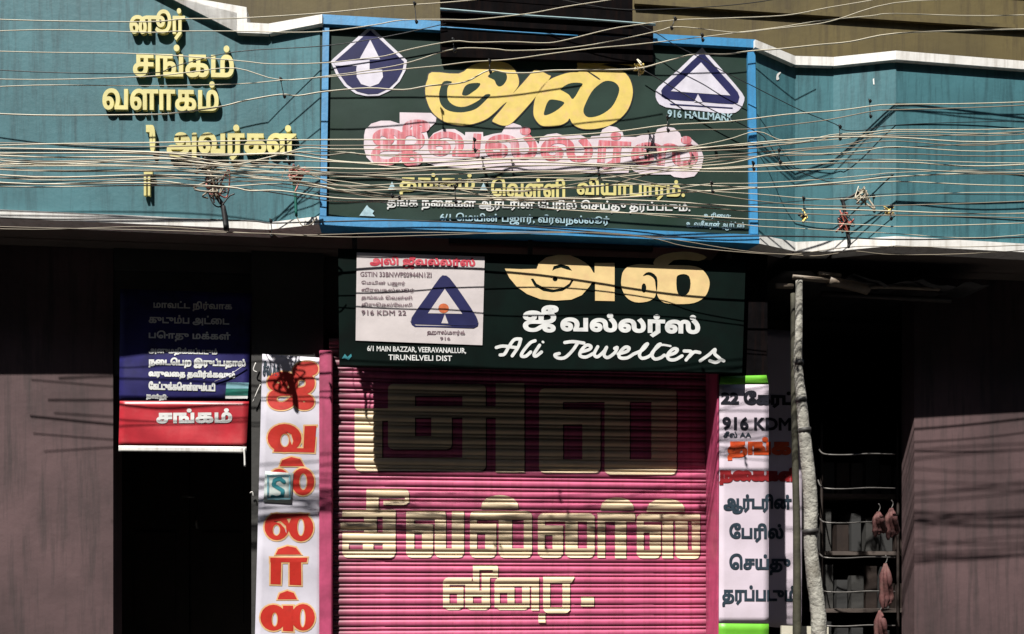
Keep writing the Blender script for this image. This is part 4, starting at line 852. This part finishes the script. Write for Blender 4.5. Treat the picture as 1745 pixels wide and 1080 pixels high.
# clips tying wires together
CL = [([(478, 135), (481, 150), (484, 164)], 5.24, 'tying two wires on the teal wall left of the round emblem'), ([(706, 6), (708, 22), (709, 37)], 5.27, 'at the top of the blue frame above the left emblem'), ([(772, 68), (774, 86)], 5.2, 'at the left of the dark window shade'), ([(1150, 32), (1144, 48)], 5.2, 'at the olive wall right of the dark shade'),
      ([(1196, 60), (1197, 68)], 5.26, 'just above the triangle emblem'), ([(834, 104), (835, 122)], 5.28, 'on top of the first gold letter'), ([(1137, 200), (1138, 222)], 5.32, 'above the right end of the red and white lettering'), ([(1327, 256), (1329, 276)], 5.3, 'right of the blue frame on the teal wall'), ([(1283, 278), (1284, 288)], 5.3, 'on the right blue frame'),
      ([(1212, 312), (1214, 327)], 5.3, 'on the green board below the end of the red lettering'), ([(1369, 338), (1370, 352), (1369, 368)], 5.3, 'on the lower teal wall right of the green sign'), ([(1482, 172), (1483, 198)], 5.3, 'near the right picture edge on the teal wall'), ([(1431, 216), (1431, 236)], 5.3, 'where the black cable meets the pale wires'), ([(461, 376), (463, 390), (462, 402)], 5.4, 'on the white edging left of the green sign'),
      ([(1519, 352), (1518, 372)], 5.3, 'low at the right edge of the teal wall'), ([(808, 238), (809, 256)], 5.32, 'across the second washed letter'), ([(822, 270), (824, 286)], 5.3, 'under the middle of the washed lettering'), ([(1019, 285), (1020, 297)], 5.3, 'under the fourth washed letter'), ([(668, 334), (680, 337)], 5.3, 'at the left end of the small white line'), ([(775, 318), (776, 344)], 5.3, 'after the first yellow word'), ([(1103, 256), (1100, 268)], 5.3, 'between the last washed letters')]
for pts, Y, where in CL:
    Y = Y - .4 if pts[0][1] > 180 and pts[0][1] < 370 else Y
    t = thing('wire_clip', tuple(P(*pts[0], Y - .01)), f'small black wire clip {where}', 'clip', 'black clips tying the overhead wires')
    tube('strap', [P(x, y, Y - .008) for x, y in pts], .0028, M['clip'], t, 5)
    for x, y in (pts[0], pts[-1]):
        tube('clamp', [P(x - 1.5, y - 3.5, Y - .008), P(x + 1, y, Y - .014), P(x + .5, y + 3.5, Y - .008)], [.004, .011, .005], M['clip'], t, 7, 3)
# tangles of cut cable ends
def tangle(name, cx, cy, rx, ry, Y, n, mats, lab, drop=None, seed=1):
    rnd = random.Random(seed); t = thing(name, tuple(P(cx, cy + ry, Y)), lab, 'cable tangle', 'tangles of cut cable ends')
    for i in range(n):
        p = [(cx + rnd.gauss(0, rx), cy + rnd.gauss(0, ry)) for _ in range(5)]
        tube('cable_end', [P(x, y, Y + rnd.uniform(-.04, .04)) for x, y in p], rnd.uniform(.003, .0065), M[mats[i % len(mats)]], t, 5, 5)
    for pts, r, m in drop or ():
        tube('cable', [P(x, y, Y) for x, y in pts], r, M[m], t, 7, 5, jitter=.1)
tangle('cable_tangle', 352, 284, 13, 7, 5.36, 10, ['wiredark', 'wirebrown', 'wiredark'], 'messy knot of black cable ends under the raised yellow letters', [([(338, 282), (356, 292), (362, 310), (366, 330), (380, 352), (386, 392)], [.012, .02, .02, .01, .016, .018], 'wiredark')], 2)
tangle('cable_tangle', 370, 322, 11, 14, 5.35, 9, ['wiredark', 'copper', 'wirebrown'], 'dangling loops of black cable hanging down to the white edging at left', [([(352, 318), (362, 345), (375, 352), (390, 335), (400, 330)], .004, 'wiredark')], 3)
tangle('cable_tangle', 502, 297, 10, 9, 5.34, 14, ['copper', 'copper', 'wirebrown'], 'coppery red knot of wire ends left of the green sign', [([(488, 270), (494, 280)], .008, 'wiredark'), ([(500, 308), (503, 330), (505, 368)], .009, 'greenvinyl'), ([(505, 368), (515, 384), (530, 382), (540, 370)], .003, 'wirebrown')], 4)
tangle('cable_tangle', 1440, 380, 7, 7, 5.34, 10, ['copper', 'wiredark'], 'red and black cable knot on the teal wall at lower right', [([(1434, 338), (1438, 350), (1441, 375), (1444, 395), (1447, 412), (1446, 422)], [.012, .012, .01, .012, .012, .01], 'wiredark'), ([(1436, 342), (1452, 334), (1466, 326)], [.01, .009, .011], 'wiredark')], 5)
tangle('cable_tangle', 1470, 332, 7, 8, 5.33, 7, ['wirebrown', 'wirelight'], 'pale curled wire end beside the red and black knot', [([(1460, 326), (1474, 328), (1475, 350)], .004, 'wirebrown')], 6)
tangle('cable_tangle', 1516, 362, 5, 4, 5.33, 6, ['gold', 'wirelight'], 'small yellow knot of wire at the right edge of the teal wall', None, 7)
tangle('cable_tangle', 1090, 113, 6, 5, 5.33, 5, ['gold', 'wirelight'], 'yellow wire knot at the end of the gold lettering', None, 8)
tangle('cable_tangle', 1370, 366, 4, 4, 5.32, 5, ['gold', 'wiredark'], 'tiny yellow and black knot right of the blue frame', None, 9)
